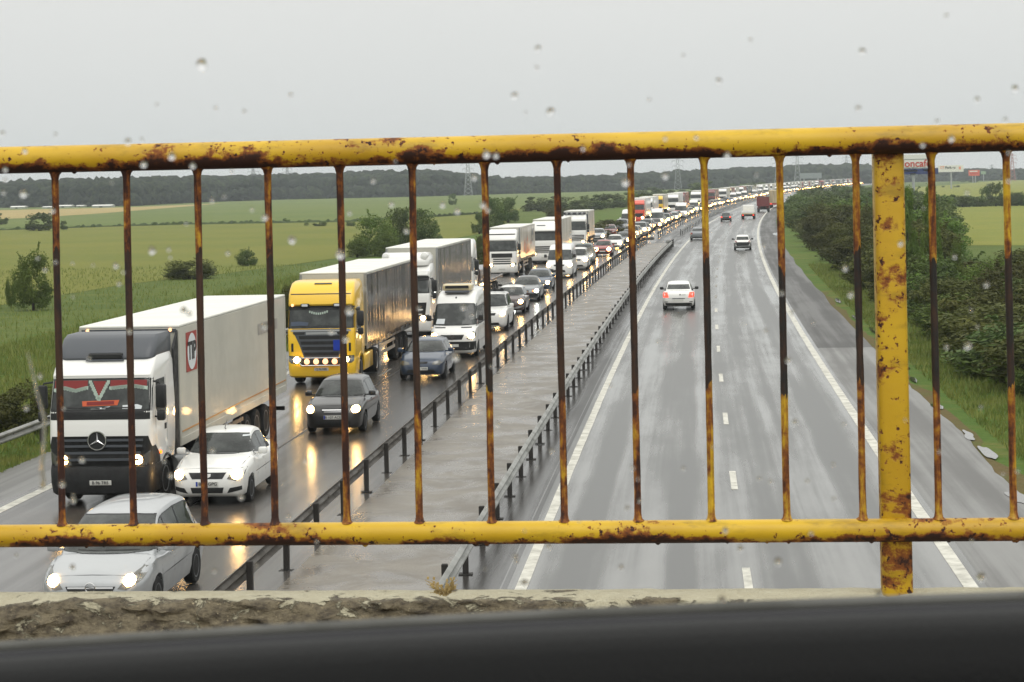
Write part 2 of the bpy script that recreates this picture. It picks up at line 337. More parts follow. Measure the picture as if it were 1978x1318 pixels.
# ================================================================ the setting
def build_setting():
    b=MB(); b.poly([(-7000,-300,-.08),(7000,-300,-.08),(7000,9000,-.08),(-7000,9000,-.08)]); tag(b.build('ground','ground'),kind='structure')
    def field(name,pts,mat,z):
        b=MB(); b.poly([at(x,y,z) for x,y in pts]); tag(b.build(name,mat),kind='structure')
    field('field',[(-200,396),(330,393),(700,381),(1150,370),(1400,364),(1400,380),(1150,392),(900,413),(690,426),(350,432),(-200,444)],'field_green',-.06)
    field('field',[(-200,447),(350,435),(690,429),(900,416),(1010,402),(960,446),(700,492),(560,512),(420,530),(250,548),(0,590),(-200,620)],'field_olive',-.055)
    field('field',[(-200,411),(60,405),(240,401),(430,393),(360,399),(200,412),(60,421),(-200,431)],'field_tan',-.05)
    field('field',[(1700,414),(1830,402),(2100,392),(2100,474),(1830,474),(1700,470)],'field_yellow',-.06)
    field('field',[(1700,366),(1830,358),(1978,345),(2100,343),(2100,374),(1830,382),(1700,386)],'field_yellow',-.055)
    for x0,y0,x1,y1,w in ((0,445,350,433.5,2.0),(350,433.5,690,427.5,2.5),(690,427.5,900,414.5,2.5),(840,419,930,413,2.0)):
        b=MB(); p,q=at(x0,y0,-.05),at(x1,y1,-.05); d=(q-p); n=110; rings=[]
        for i in range(n+1):     # a rough low bank of weeds between two fields
            c=p+d*i/n; h=.12+.5*R_.random()**2; ww=w*(.3+.9*R_.random())
            rings.append([(c.x,c.y-ww,-.05),(c.x,c.y-ww*.4,h*.9),(c.x,c.y+ww*.4,h),(c.x,c.y+ww,-.05)])
        b.loft(rings,0,False,False); tag(b.build('field_margin','hedge_line',None,60),kind='structure')
    edge=lambda y: 7.35+.22*mn.noise((y*.09,0,0))+.18*mn.noise((y*.5,3,0))
    sheet('carriageway',-3.55,5.05,YS,'asphalt',0,4)
    ymid=[y for y in YS if y<=86]+[88]; yfar=[88]+[y for y in YS if y>88]
    fine=lambda a,b_,s: [a+i*s for i in range(int((b_-a)/s)+1)]
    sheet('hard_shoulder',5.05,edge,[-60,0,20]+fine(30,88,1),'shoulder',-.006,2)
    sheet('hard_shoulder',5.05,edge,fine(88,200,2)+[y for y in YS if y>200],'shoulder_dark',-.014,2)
    sheet('verge',lambda y:edge(y)-.25,14,[-60,0,20]+fine(30,200,2)+[y for y in YS if y>200],'verge',-.035,3)
    sheet('dirt_strip',lambda y:edge(y)-.12,lambda y:edge(y)+.35+.45*mn.noise((y*.21,9,0)),fine(34,130,1),'dirt',-.028,1)
    ym=[y for y in YS if y<230]+[233]
    sheet('median_strip',-7.6,-4.62,ym,'median',.0,3)
    sheet('median_gutter',-4.62,-3.55,ym,'gutter',-.008,1)
    sheet('median_strip',-7.6,-3.55,[233]+[y for y in YS if y>233],'gutter',-.004,2)
    sheet('carriageway',-16.25,-7.6,YS,'asphalt_left',-.004,4)
    sheet('hard_shoulder',-18.1,-16.25,YS,'shoulder',-.012,1)
    sheet('verge',-34,lambda y:-18.0+.2*mn.noise((y*.3,5,0)),[-60,0,20]+fine(30,120,2)+[y for y in YS if y>120],'verge',-.035,3)
    # painted lines
    yl=fine(-20,200,2)+[y for y in YS if y>200]
    wob=lambda c,s: (lambda y: c+.018*mn.noise((y*.8,s,0)))
    sheet('road_marking',wob(-3.27,1),wob(-3.06,2),yl,'mark',.005); sheet('road_marking',wob(4.64,3),wob(4.90,4),yl,'mark',.005)
    sheet('road_marking',wob(-16.05,5),wob(-15.78,6),yl,'mark',.001)
    k=0
    for i in range(-3,60):
        y=35.75+12.75*i; 
        if y>640: break
        sheet('road_marking',wob(.815,9),wob(.965,10),[y,y+1.5,y+3.05],'mark' if y<120 else 'mark_worn',.005)
        if y<330: sheet('road_marking',-12.07,-11.97,[y+4,y+5.5,y+7],'mark_worn',.001)
    # puddles along the broken edge of the shoulder
    for x,y,w,l in ((1870,840,.32,2.4),(1765,734,.3,3.0),(1748,712,.4,1.5),(1905,872,.35,3.2),(1965,960,.45,2.2),(1690,640,.45,6),(1655,615,.4,7),(1618,580,.4,8),(1500,452,1.0,16),(1513,440,.7,14),(1812,785,.4,1.8)):
        c=at(x,y); p=[]
        for i in range(60):
            a=i*2*math.pi/60; r=max(.35,.8+.6*mn.fractal(Vector((math.cos(a)*.7+c.x*3,math.sin(a)*.7,c.y)),1.2,2,2)); p.append((c.x+math.cos(a)*w*.5*r+slope(c.y)*math.sin(a)*l*.5,c.y+math.sin(a)*l*.5*r,.006))
        b=MB(); b.poly(p); tag(b.build('puddle','puddle'),kind='structure')
    # a step-joint in the right lane: long narrow surfacing seam
    sheet('surfacing_seam',-3.52,-3.42,yl[:90],'dirt' if 0 else 'gutter',.004)
    sheet('surfacing_seam',-11.62,-11.56,yl[:80],'gutter',.001)

# ================================================================ bridge: parapet, railing, car door
def build_bridge():
    b=MB(); b.box(-45,45,-5.5,4.04,5.1,6.1,0,.05); tag(b.build('bridge_deck','concrete'),kind='structure')
    root=empty('parapet',(0,4.15,6.1)); tag(root,'crumbling concrete parapet with pale flaking top under the yellow railing','parapet')
    # profile from back foot over the top to the front foot, eroded with noise
    prof=[(4.275,5.9),(4.275,6.30),(4.272,6.44),(4.262,6.456)]+[(4.262-.006*i,6.457) for i in range(1,18)]+[(4.155,6.455),(4.150,6.450),(4.146,6.444)]+[(4.143-.0028*i,6.438-.005*i) for i in range(26)]+[(4.06,6.25),(4.05,6.0)]
    xs=[-45,-20,-8,-3.2]+[-2.2+.011*i for i in range(401)]+[3.2,8,20,45]; rings=[]
    for x in xs:
        r=[]
        for k,(y,z) in enumerate(prof):
            p=Vector((x*1.0,y*1.6,z*1.6)); e=max(0,min(1,(4.245-y)/.07)); left=max(.25,min(1,.62-x*.55))
            n=mn.fractal(p*16,.9,2.1,5); c=mn.fractal(Vector((x*3.1,y*2,7)),.9,2,4); ch=max(0,mn.noise((x*7,y*5,z*6+3))-.05)
            dy=e*(n*.020+ch*.04+.006*mn.noise((x*60,y*60,z*60)))*left; dz=e*(n*.005-ch*.018-max(0,c)*.02*left)+(.0016*n if e==0 else 0)
            if k<3 or k>=len(prof)-1: dy=dz=0
            r.append((x,y+dy-4.15,z+dz-6.1))
        rings.append(r)
    b=MB(); b.loft(rings,0,False,False); b.build('concrete_block','concrete',root,50)
    # dry weed in a crack
    w=empty('weed',at_y(858,1150,4.13)); tag(w,'dry straw coloured weed growing from the parapet top','weed')
    b=MB()
    for i in range(26):
        a=R_.uniform(0,6.28); l=R_.uniform(.016,.046); o=Vector((R_.uniform(-.008,.008),R_.uniform(-.01,.01),0)); d=Vector((math.cos(a)*.7,math.sin(a)*.5,R_.uniform(.3,1.1))).normalized()
        b.tube([o,o+d*l*.6,o+d*l+Vector((math.cos(a)*.006,0,-.004))],[.0012,.001,.0006],4)
        for k in range(3): q=o+d*l*R_.uniform(.5,1); b.box(q.x-.002,q.x+.002,q.y-.002,q.y+.002,q.z-.002,q.z+.003)
    b.build('stalks','dry',w)
    # railing
    Y=4.2; root=empty('railing',(0,Y,6.457)); tag(root,'rusty yellow steel bridge railing with thin banded bars in front of the motorway','railing')
    loc=lambda x,y,z:(x,y-Y,z-6.457)
    zt=at_y(989,287.5,Y).z; zb=at_y(989,1029,Y).z
    def rail(name,z,r,drips):
        b=MB(); pts=[]; n=160
        for i in range(n+1):
            x=-6+12*i/n; pts.append(loc(x,Y,z+.0006*mn.noise((x*2,z,0))))
        b.tube(pts,r,28)
        for i in range(drips):
            x=R_.uniform(-1.3,1.3); s=R_.uniform(.0025,.006); c=loc(x,Y+R_.uniform(-.006,.004),z-r+.0008)
            b.lathe([(0.0005,s*.3),(s*1.6,s*.25),(s*1.1,-s*.25),(s*.6,-s*.7),(0.0004,-s*.95)],c,'z',10)
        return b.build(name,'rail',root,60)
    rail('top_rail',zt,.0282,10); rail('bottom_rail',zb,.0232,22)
    xs=[113,251,388,524,663,803,943,1083,1225,1367,1513,1660,1806,1951]; xs=[at_y(x,660,Y).x for x in xs]; d=.1475
    xs=[xs[0]-d*i for i in range(12,0,-1)]+xs+[xs[-1]+d*i for i in range(1,13)]
    px=at_y(1726,690,Y).x
    for x in xs:
        b=MB(); tp=zt-.026; bt=zb+.021; k=22; pts=[];rs=[]
        for i in range(k+1):
            t=i/k; z=bt+(tp-bt)*t; pts.append(loc(x+.0012*mn.noise((x*9,z*4,1)),Y,z)); e=min(z-bt,tp-z); rs.append(.0073+.0035*max(0,1-e/.012)+.0008*mn.noise((x*31,z*40,0)))
        pts[1]=loc(x,Y,bt+.005); pts[-2]=loc(x,Y,tp-.006); rs[0]=.0135; rs[-1]=.0145; rs[1]=.0092; rs[-2]=.0100; pts.insert(2,loc(x,Y,bt+.014)); rs.insert(2,.0075); pts.insert(len(pts)-2,loc(x,Y,tp-.016)); rs.insert(len(rs)-2,.0075)
        b.tube(pts,rs,12); b.build('baluster','bar',root,60)
    for k in (-2,-1,0,1,2):
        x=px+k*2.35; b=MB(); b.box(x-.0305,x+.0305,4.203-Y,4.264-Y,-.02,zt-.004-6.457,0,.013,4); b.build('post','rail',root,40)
    # inside of the parked car: top of its door with the window seal
    root=empty('parked_car',(0,.5,6.7)); tag(root,'dark inside of the parked car: door top and rubber window seal along the bottom edge','car')
    A,Bp=at_y(-500,1266,.585),at_y(2478,1117,.585)
    def ext(name,prof,mat,sm=40,closed=True):
        b=MB(); rings=[]
        for t in [i/40 for i in range(41)]:
            c=A.lerp(Bp,t); c.z+=.0026*math.sin(t*math.pi)
            rings.append([(c.x,c.y+y-.5,c.z+z-6.7) for y,z in prof])
        b.loft(rings,0,closed,closed); return b.build(name,mat,root,sm)
    ext('window_seal',[(-.004,-.02),(-.004,-.0006),(-.0055,.0),(-.0105,.0003),(-.0115,-.0006),(-.0115,-.02)],'rubber')
    ext('seal_lip',[(-.0117,-.02),(-.0117,-.0016),(-.0165,-.001),(-.0185,-.0028),(-.0185,-.02)],'rubber_dark')
    pr=[(-.0187,-.03),(-.0187,-.0045),(-.0205,-.0018),(-.024,-.0009),(-.030,-.0012),(-.0355,-.0024),(-.040,-.0044),(-.0435,-.0072),(-.046,-.0108),(-.0478,-.015),(-.049,-.021),(-.050,-.04),(-.051,-.16),(-.050,-.5),(-.02,-.5)]
    ext('door_panel',pr,'door',60)

    # rain drops on the window
    dr='''390 125 26,561 184 10,417 210 9,472 216 9,303 203 8,107 260 9,5 258 12,247 274 15,274 270 8,994 186 16,1063 216 18,1254 193 8,1388 157 14,1658 210 13,1888 193 12,1961 172 15,1828 31 10,1039 95 15,1037 132 10,1320 108 8,1450 78 9,1666 100 16,1015 218 7,1810 235 10,1942 232 10,
48 292 12,278 318 15,332 302 17,10 328 12,940 298 17,958 301 13,1405 300 14,1345 266 9,1285 268 9,1838 268 13,1782 281 10,1126 288 9,45 374 18,7 372 9,410 388 9,433 380 7,294 484 17,326 482 9,329 497 7,224 513 12,440 489 9,564 464 17,512 420 14,487 405 8,855 396 13,933 396 14,721 350 10,657 492 20,230 548 9,140 508 6,180 512 6,
676 600 19,668 655 14,355 600 15,880 690 18,895 594 12,1140 488 20,1104 452 11,912 610 9,158 888 13,410 870 12,1285 340 15,1208 352 18,1503 1085 17,1895 1115 19,1013 1126 15,1870 668 17,1632 518 12,1395 1160 18,1698 1148 14,1430 1060 13,1060 1056 13,996 1076 12,140 1096 13,1510 566 9,690 1080 10,748 930 9,270 1112 15,1200 1096 11,1040 640 9,1320 905 9,1180 745 8,1560 930 9,1630 820 8,640 640 13,250 640 11,120 935 14,330 918 12,1740 470 12,1480 640 9,590 890 11,466 960 12'''
    rz=random.Random(21)
    for k in range(95): dr+=',%d %d %d'%(rz.uniform(5,1970),rz.uniform(290,1130),rz.choice((5,6,7,8,9,11,13)))
    for i,s in enumerate(dr.replace('\n','').split(',')):
        x,y,w=map(float,s.split()); c=at_y(x,y,.58); r=w*.5*.58/F*.85; b=MB(); rn=[]
        for k in range(7):
            a=k/6*math.pi/2; rn.append([(math.cos(a)*r*(1+.30*mn.noise((math.cos(t*.35)*1.2,i*3.3,math.sin(t*.35)*1.2)))*math.cos(t*2*math.pi/18),math.sin(a)*r*.55,math.cos(a)*r*1.12*(1+.30*mn.noise((math.cos(t*.35)*1.2,i*2.1,math.sin(t*.35)*1.2+5)))*math.sin(t*2*math.pi/18)) for t in range(18)])
        rn.insert(0,[(p[0],-.00002,p[2]) for p in rn[0]]); b.loft(rn); b.outward()
        o=b.build('raindrop','drop',None,70); o.location=c; tag(o,'small clear raindrop clinging to the car window','raindrop','raindrops on the car window')
    rz=random.Random(21); DR=[]
    b=MB(); P=[(53,680),(60,705),(66,730),(72,760),(80,785),(86,810),(86,850),(82,885),(79,905),(84,930),(80,945)]; W=[2,4,5,5,6,7,8,7,10,9,12]; rn=[]
    for (x,y),w in zip(P,W):
        c=at_y(x,y,.58); r=w*.5*.58/F; rn.append([(c.x+r*math.cos(t*math.pi/5)*(1 if t<=5 else 1),.58+max(0,math.sin(t*math.pi/5))*r*.7,c.z) for t in range(10)])
    b.loft(rn); b.outward(); o=b.build('water_streak','drop',None,70); tag(o,'thin wavy streak of rainwater running down the car window','water streak')

# ================================================================ guard rails
W_PROF=[(0,-.155),(.03,-.14),(.075,-.105),(.075,-.07),(.02,-.035),(.0,0),(.02,.035),(.075,.07),(.075,.105),(.03,.14),(0,.155)]
def guardrail(lat,side,y0,y1,step,label,term=False,posts_before=True,mat='galv',hz=.6):
    root=empty('guard_rail',on(lat,y0)); tag(root,label,'guard rail')
    o=root.location; ys=[y0]
    while ys[-1]<y1: ys.append(min(y1,ys[-1]+(2 if ys[-1]<130 else 5 if ys[-1]<300 else 12)))
    b=MB(); rings=[]
    for i,y in enumerate(ys):
        dz=.012*mn.noise((y*.15,lat,0)); dx=.02*mn.noise((y*.1,lat,5)); c=on(lat,y); fl=0
        if term and y>y1-7: fl=(y-(y1-7))/7
        pr=[(side*(.04+a)+dx-side*.9*fl*fl,hz+h+dz-.18*fl) for a,h in W_PROF]; pr=pr+[(x-side*.006,z) for x,z in reversed(pr)]
        rings.append([(c.x+x-o.x,c.y-o.y,z) for x,z in pr])
    b.loft(rings,0,True,True)
    for y in ys[1:-1:2]:      # bolted overlaps
        c=on(lat,y); b.box(c.x+side*.048-o.x-.004,c.x+side*.048-o.x+.02,c.y-o.y-.12,c.y-o.y+.12,hz-.02,hz+.02)
    b.build('beam',mat,root,30)
    pb=MB(); pb.box(-.055,.055,-.05,.05,0,hz+.17,0,.012,1); pb.box(-.13,.13,-.11,.11,0,.012)
    pb.box(min(0,side*.05),max(0,side*.05),-.045,.045,hz-.09,hz+.09); pm=pb.mesh('post',['post_steel'])
    n=0; y=y0+.6; rest=MB()
    while y<y1-.3:
        c=on(lat-side*.03,y)
        if n<100:
            p=link('post',pm,root); p.location=(c.x-o.x,c.y-o.y,R_.uniform(-.015,.01)); p.rotation_euler=(R_.uniform(-.012,.012),R_.uniform(-.015,.015),-math.atan(slope(y))+R_.uniform(-.06,.06))
        else: rest.box(c.x-o.x-.055,c.x-o.x+.055,c.y-o.y-.05,c.y-o.y+.05,0,hz+.17)
        n+=1; y+=step
    if rest.v: tag(rest.build('post_row','post_steel',root),kind='stuff')
def build_guardrails():
    guardrail(-7.82,-1,22,236,3.25,'steel guard rail on dark posts beside the queue of oncoming traffic',True,mat='galv_dark')
    guardrail(-4.28,1,22,222,3.15,'pale steel guard rail on short posts beside the free carriageway',True)
    guardrail(-7.3,-1,252,760,6,'distant guard rail between the far queue and the empty lanes',False)
    guardrail(-4.9,1,262,720,6,'distant guard rail curving along the edge of the empty lanes',False)
    guardrail(-18.85,1,30,330,4,'grey guard rail on the grass verge beyond the lorries',False)

# ================================================================ plants
def crown_mesh(name,n,size,clumps,seed,shape='round',mat='leaf_green'):
    r=np.random.default_rng(seed); cs=[]
    for k in range(clumps):
        while True:
            p=r.uniform(-1,1,3)
            if (p**2).sum()<1: break
        p=p/np.linalg.norm(p)*np.linalg.norm(p)**.45
        if shape=='round': c=np.array([p[0]*.38,p[1]*.38,.46+p[2]*.38]); rad=r.uniform(.10,.19)
        elif shape=='low': c=np.array([p[0]*.40,p[1]*.40,.42+p[2]*.34]); rad=r.uniform(.10,.2)
        else: c=np.array([p[0]*.34,p[1]*.34,.50+p[2]*.44]); c[:2]*=1.15-c[2]*.75; rad=r.uniform(.07,.13)
        if shape!='column' and k<9: a=k*.698; c=np.array([math.cos(a)*.27,math.sin(a)*.27,.13+.05*(k%3)]); rad=.15
        cs.append((c,rad))
    V=np.zeros((n*4,3)); sp=[]
    for k in range(16):
        c,rad=cs[r.integers(len(cs))]; d=r.normal(size=3)*np.array([.7,.7,.5])+np.array([0,0,.9]); d/=np.linalg.norm(d); sp.append((c+d*rad*.6,d,r.uniform(.10,.26)))
    for i in range(n):
        c,rad=cs[r.integers(len(cs))]; d=r.normal(size=3); d/=np.linalg.norm(d); d[2]*=.85
        p=c+d*rad*(r.random()**.3)*(1+.35*r.random()**4)
        if i%14==0 and shape!='column':     # thin shoots standing out of the crown
            a=sp[r.integers(len(sp))]; f=r.random(); p=a[0]+a[1]*f*a[2]+r.normal(size=3)*.012
        if p[2]<.02: p[2]=.02+r.random()*.1
        nrm=d+r.normal(size=3)*.55+np.array([0,0,.35]); nrm/=np.linalg.norm(nrm); a=np.cross(nrm,r.normal(size=3)); a/=np.linalg.norm(a); b=np.cross(nrm,a); s=size*r.uniform(.6,1.4)
        V[i*4:i*4+4]=(p-a*s,p-b*s*.5+nrm*s*.15,p+a*s,p+b*s*.5+nrm*s*.15)
    me=bpy.data.meshes.new(name); me.from_pydata(V.tolist(),[],[(4*i,4*i+1,4*i+2,4*i+3) for i in range(n)]); me.materials.append(M[mat]); me.update()
    tb=MB()
    for k in range(7):
        c,rad=cs[k%len(cs)]; a=Vector((R_.uniform(-.03,.03),R_.uniform(-.03,.03),-.05)); m=Vector(c)*.5+Vector((0,0,.05)); tb.tube([a,Vector((a.x,a.y,.12)),m,Vector(c)],[.022,.018,.012,.004],6)
    return me,tb.mesh('branches',['bark'])
PL={}
def build_plants():
    PL['dark']=[crown_mesh('foliage',9000,.021,34,s,'round','leaf_dark') for s in (1,2,3)]
    PL['green']=[crown_mesh('foliage',8000,.022,32,s,'round','leaf_green') for s in (4,5)]
    PL['mid']=[crown_mesh('foliage',5200,.028,28,s,'round','leaf_mid') for s in (6,7)]
    PL['low']=[crown_mesh('foliage',6500,.026,30,s,'low','leaf_dark') for s in (8,9)]
    PL['far']=[crown_mesh('foliage',2200,.042,22,s,'round','leaf_far') for s in (10,11)]
    PL['poplar']=[crown_mesh('foliage',9000,.020,40,s,'column','leaf_green') for s in (12,13)]
    def plant(p,w,h,kind,label,cat='bush',group=None,name='bush'):
        f,t=R_.choice(PL[kind]); root=empty(name,p,R_.uniform(0,6.28)); root.scale=(w,w*R_.uniform(.85,1.1),h); tag(root,label,cat,group)
        link('crown' if name=='tree' else 'foliage',f,root); link('trunk' if name=='tree' else 'stems',t,root); return root
    def pix(px,py,wp,hp,kind,label,**k):
        p=at(px,py,-.05); s=p.length; return plant(p,wp*p.y/F*1.12,hp*p.y/F*1.1,kind,label,**k)
    pix(75,446,60,36,'far','round grey green bush standing alone in the far meadow'); pix(124,444,18,18,'far','small bush next to the round grey green meadow bush'); pix(2,434,30,24,'far','bush cut by the edge of the picture in the far meadow')
    pix(66,599,80,112,'green','tall leafy shrub on the meadow beyond the white lorry',cat='shrub'); pix(22,594,22,70,'green','thin spindly shrub beside the tall leafy shrub',cat='shrub')
    pix(368,538,110,42,'low','wide low bush in the meadow above the white trailer'); pix(478,514,42,34,'mid','small spiky bush on the meadow above the white trailer roof')
    for i,(x,y,w,h) in enumerate(((553,429,15,8),(592,436,10,6),(618,437,28,10),(678,437,18,12))): pix(x,y,w,h,'far','little dark bush on the boundary between two meadows',group='bushes on the meadow boundary')
    pix(874,396,18,22,'far','single round tree standing in the pale far meadow',cat='tree',name='tree')
    for i,(x,y,w,h,k) in enumerate(((690,497,48,44,'green'),(725,494,90,76,'green'),(772,486,62,84,'mid'),(812,478,66,74,'mid'),(745,496,60,60,'green'),(842,472,30,40,'mid'))):
        pix(x,y,w,h,k,'bushy green tree in the clump behind the dark curtain trailer',group='tree clump behind the curtain trailers',cat='tree',name='tree')
    for i,(x,y,w,h,k) in enumerate(((950,444,56,62,'mid'),(982,430,52,48,'mid'),(926,452,34,40,'mid'),(916,535,46,64,'low'),(930,500,30,50,'low'))):
        pix(x,y,w,h,k,'dark bush in the thicket behind the printed white trailer',group='thicket behind the printed trailer')
    for i,(x,y,w,h) in enumerate(((1040,408,64,30),(1092,408,74,32),(1145,406,64,32),(1185,402,64,28),(1130,459,110,34),(1180,453,66,32),(1080,420,60,22),(1238,418,60,44),(1272,408,50,30),(1300,392,64,26),(1335,382,52,28),(1372,382,72,34),(1210,398,50,28),(1425,374,60,20),(1460,370,50,18),(1250,380,60,20))):
        pix(x,y,w,h,'far' if y<420 else 'low','distant green bush in the hedge beyond the queue',group='hedge bushes beyond the queue')
    for x,y,w,h in ((546,646,46,92),(560,600,30,60)): pix(x,y,w,h,'low','dark bush between the white trailer and the yellow lorry',group='bushes behind the white trailer')
    for x,y,w,h in ((45,838,150,112),(-30,850,130,100),(118,800,60,60)): pix(x,y,w,h,'low','brownish bush on the verge behind the guard rail',group='brown bushes beside the white lorry')
    # thicket on the right
    n=0; Y=66.0
    while Y<620:
        st=1.06 if Y<200 else 1.085
        for row in range(6):
            lat=11.6+row*3.7+R_.uniform(-.7,.7); X=lat+curve(Y); pxx=1332+X/Y*F*1.0
            if Y>128 and pxx>1812: continue
            if pxx>2090: continue
            if row>=2 and R_.random()<.25: continue
            w=R_.uniform(4.4,6.2)*(1 if Y<200 else 1.3); h=R_.uniform(2.9,4.2) if row<1 else R_.uniform(3.6,5.0)
            if pxx>1800 and Y<128: h*=.62+.002*(128-Y)
            kind=R_.choice(['dark','dark','low','green','mid']) if Y<260 else R_.choice(['mid','far','far'])
            plant(Vector((X,Y+R_.uniform(-1.5,1.5),-.05)),w,h,kind,{'dark':'olive dark bush in the roadside thicket beyond the hard shoulder','low':'spreading olive bush in the roadside thicket beyond the hard shoulder','green':'fresh green bush in the roadside thicket beyond the hard shoulder','mid':'mid green bush in the roadside thicket beyond the hard shoulder','far':'distant bush at the far end of the roadside thicket'}[kind],group='roadside thicket'); n+=1
        Y*=st
    for x,y,w,h,l in ((1757,582,60,200,'slim upright tree partly hidden by the yellow post'),(1800,585,72,208,'slim upright tree behind the bar beside the yellow post'),(1850,600,56,120,'short upright tree at the edge of the yellow meadow')): pix(x,y,w,h,'poplar',l,cat='tree',name='tree')
    for x in range(1742,2010,15):
        t=1+.9*(abs(x-1912)<14); pix(x+R_.uniform(-4,4),401-(x-1820)*.022,R_.uniform(26,38),R_.uniform(20,28)*t,'far','small tree in the hedge across the yellow meadow',group='hedge across the yellow meadow',cat='tree',name='tree')
    for x,y,w,h in ((1848,362,12,4),(1822,362,7,3),(1912,360,16,5),(1880,352,20,6),(1800,376,18,8),(1775,378,22,10),(1860,352,12,5)): pix(x,y,w,h,'far','tiny dark bush in the farthest yellow field',group='specks of bush in the farthest field')
    for x,y,w,h in ((1925,742,40,50),(1968,770,46,54),(1890,716,30,30),(1830,690,26,24)): pix(x,y,w,h,'green','knee high weed on the green verge below the thicket',group='weeds on the verge',name='weed',cat='weed')
    # forest on the horizon
    rr=random.Random(3); b=MB(); bm=bmesh.new(); bmesh.ops.create_icosphere(bm,subdivisions=2,radius=1); iv=[v.co.copy() for v in bm.verts]; fi=[[v.index for v in f.verts] for f in bm.faces]; bm.free()
    top=[(-150,352),(0,352),(130,349),(250,346),(370,342),(500,340),(640,337),(740,331),(830,331),(920,338),(950,345),(1120,342),(1210,337),(1320,332),(1450,325),(1560,320),(1650,318),(1760,325),(1850,327),(1960,328),(2150,326)]
    base=[(-150,404),(0,401),(240,398),(380,391),(560,385),(800,380),(1000,374),(1300,366),(1500,360),(1750,352),(1900,349),(2150,345)]
    ip=lambda T,x: next((a[1]+(b_[1]-a[1])*(x-a[0])/(b_[0]-a[0]) for a,b_ in zip(T,T[1:]) if a[0]<=x<=b_[0]),T[-1][1])
    x=-120.0
    while x<2110:
        y0=ip(base,x); c=at(x,y0)
        for row in range(6):
            Yd=c.y+row*22+rr.uniform(-9,9); q=at_y(x+rr.uniform(-9,9),ip(top,x),Yd); ht=q.z*(.84+.04*row)*rr.uniform(.93,1.05) if row<4 else q.z*rr.uniform(.93,1.05)
            rad=rr.uniform(3.4,6.0); k=rr.uniform(0,99)
            vs=[]
            for v in iv:
                d=1+.5*mn.fractal(v*1.9+Vector((k,k*.3,0)),.8,2,3); zz=v.z*d; vs.append((q.x+v.x*d*rad,Yd+v.y*d*rad,ht-rad*.62+zz*rad*.72))
            b.add(vs,fi)
            if row<2: b.add([(p[0]+rr.uniform(-.5,.5),p[1]-3+(row*4),max(-.5,p[2]-ht*.42)) for p in vs],fi); b.add([(p[0]-2.5,p[1]-2,max(-.5,p[2]-ht*.72)) for p in vs],fi)
        x+=rr.uniform(7,13)
    o=b.build('forest','forest',None,180); tag(o,'dark wooded ridge along the whole horizon','forest',kind='stuff')
    # grass: blades on the near verges
    g=np.random.default_rng(5); P=[]
    def scat(n,lat0,lat1,y0,y1,h0,h1):
        for _ in range(n):
            u=g.random(); y=y0*(y1/y0)**u; la=g.uniform(lat0,lat1); P.append((la+curve(y),y,g.uniform(h0,h1)*(1 if g.random()<.93 else 1.8)))
    scat(30000,8.15,12.5,42,170,.06,.24); scat(9000,12,18,45,130,.2,.5); scat(44000,-33,-19.1,44,170,.10,.42); scat(9000,-19.1,-18.0,44,150,.05,.16); scat(12000,-70,-30,90,190,.08,.26)
    n=len(P); V=np.zeros((n*3,3))
    for i,(x,y,h) in enumerate(P):
        a=g.uniform(0,6.28); w=.012+.035*h+y*.00008; dx,dy=math.cos(a),math.sin(a); l=g.normal(size=2)*h*.35
        V[3*i:3*i+3]=((x-dx*w,y-dy*w,-.05),(x+dx*w,y+dy*w,-.05),(x+l[0],y+l[1],h))
    me=bpy.data.meshes.new('grass'); me.from_pydata(V.tolist(),[],[(3*i,3*i+1,3*i+2) for i in range(n)]); me.materials.append(M['blade']); me.update(); tag(link('grass',me),'long green grass on the verges and the meadow edge','grass',kind='stuff')

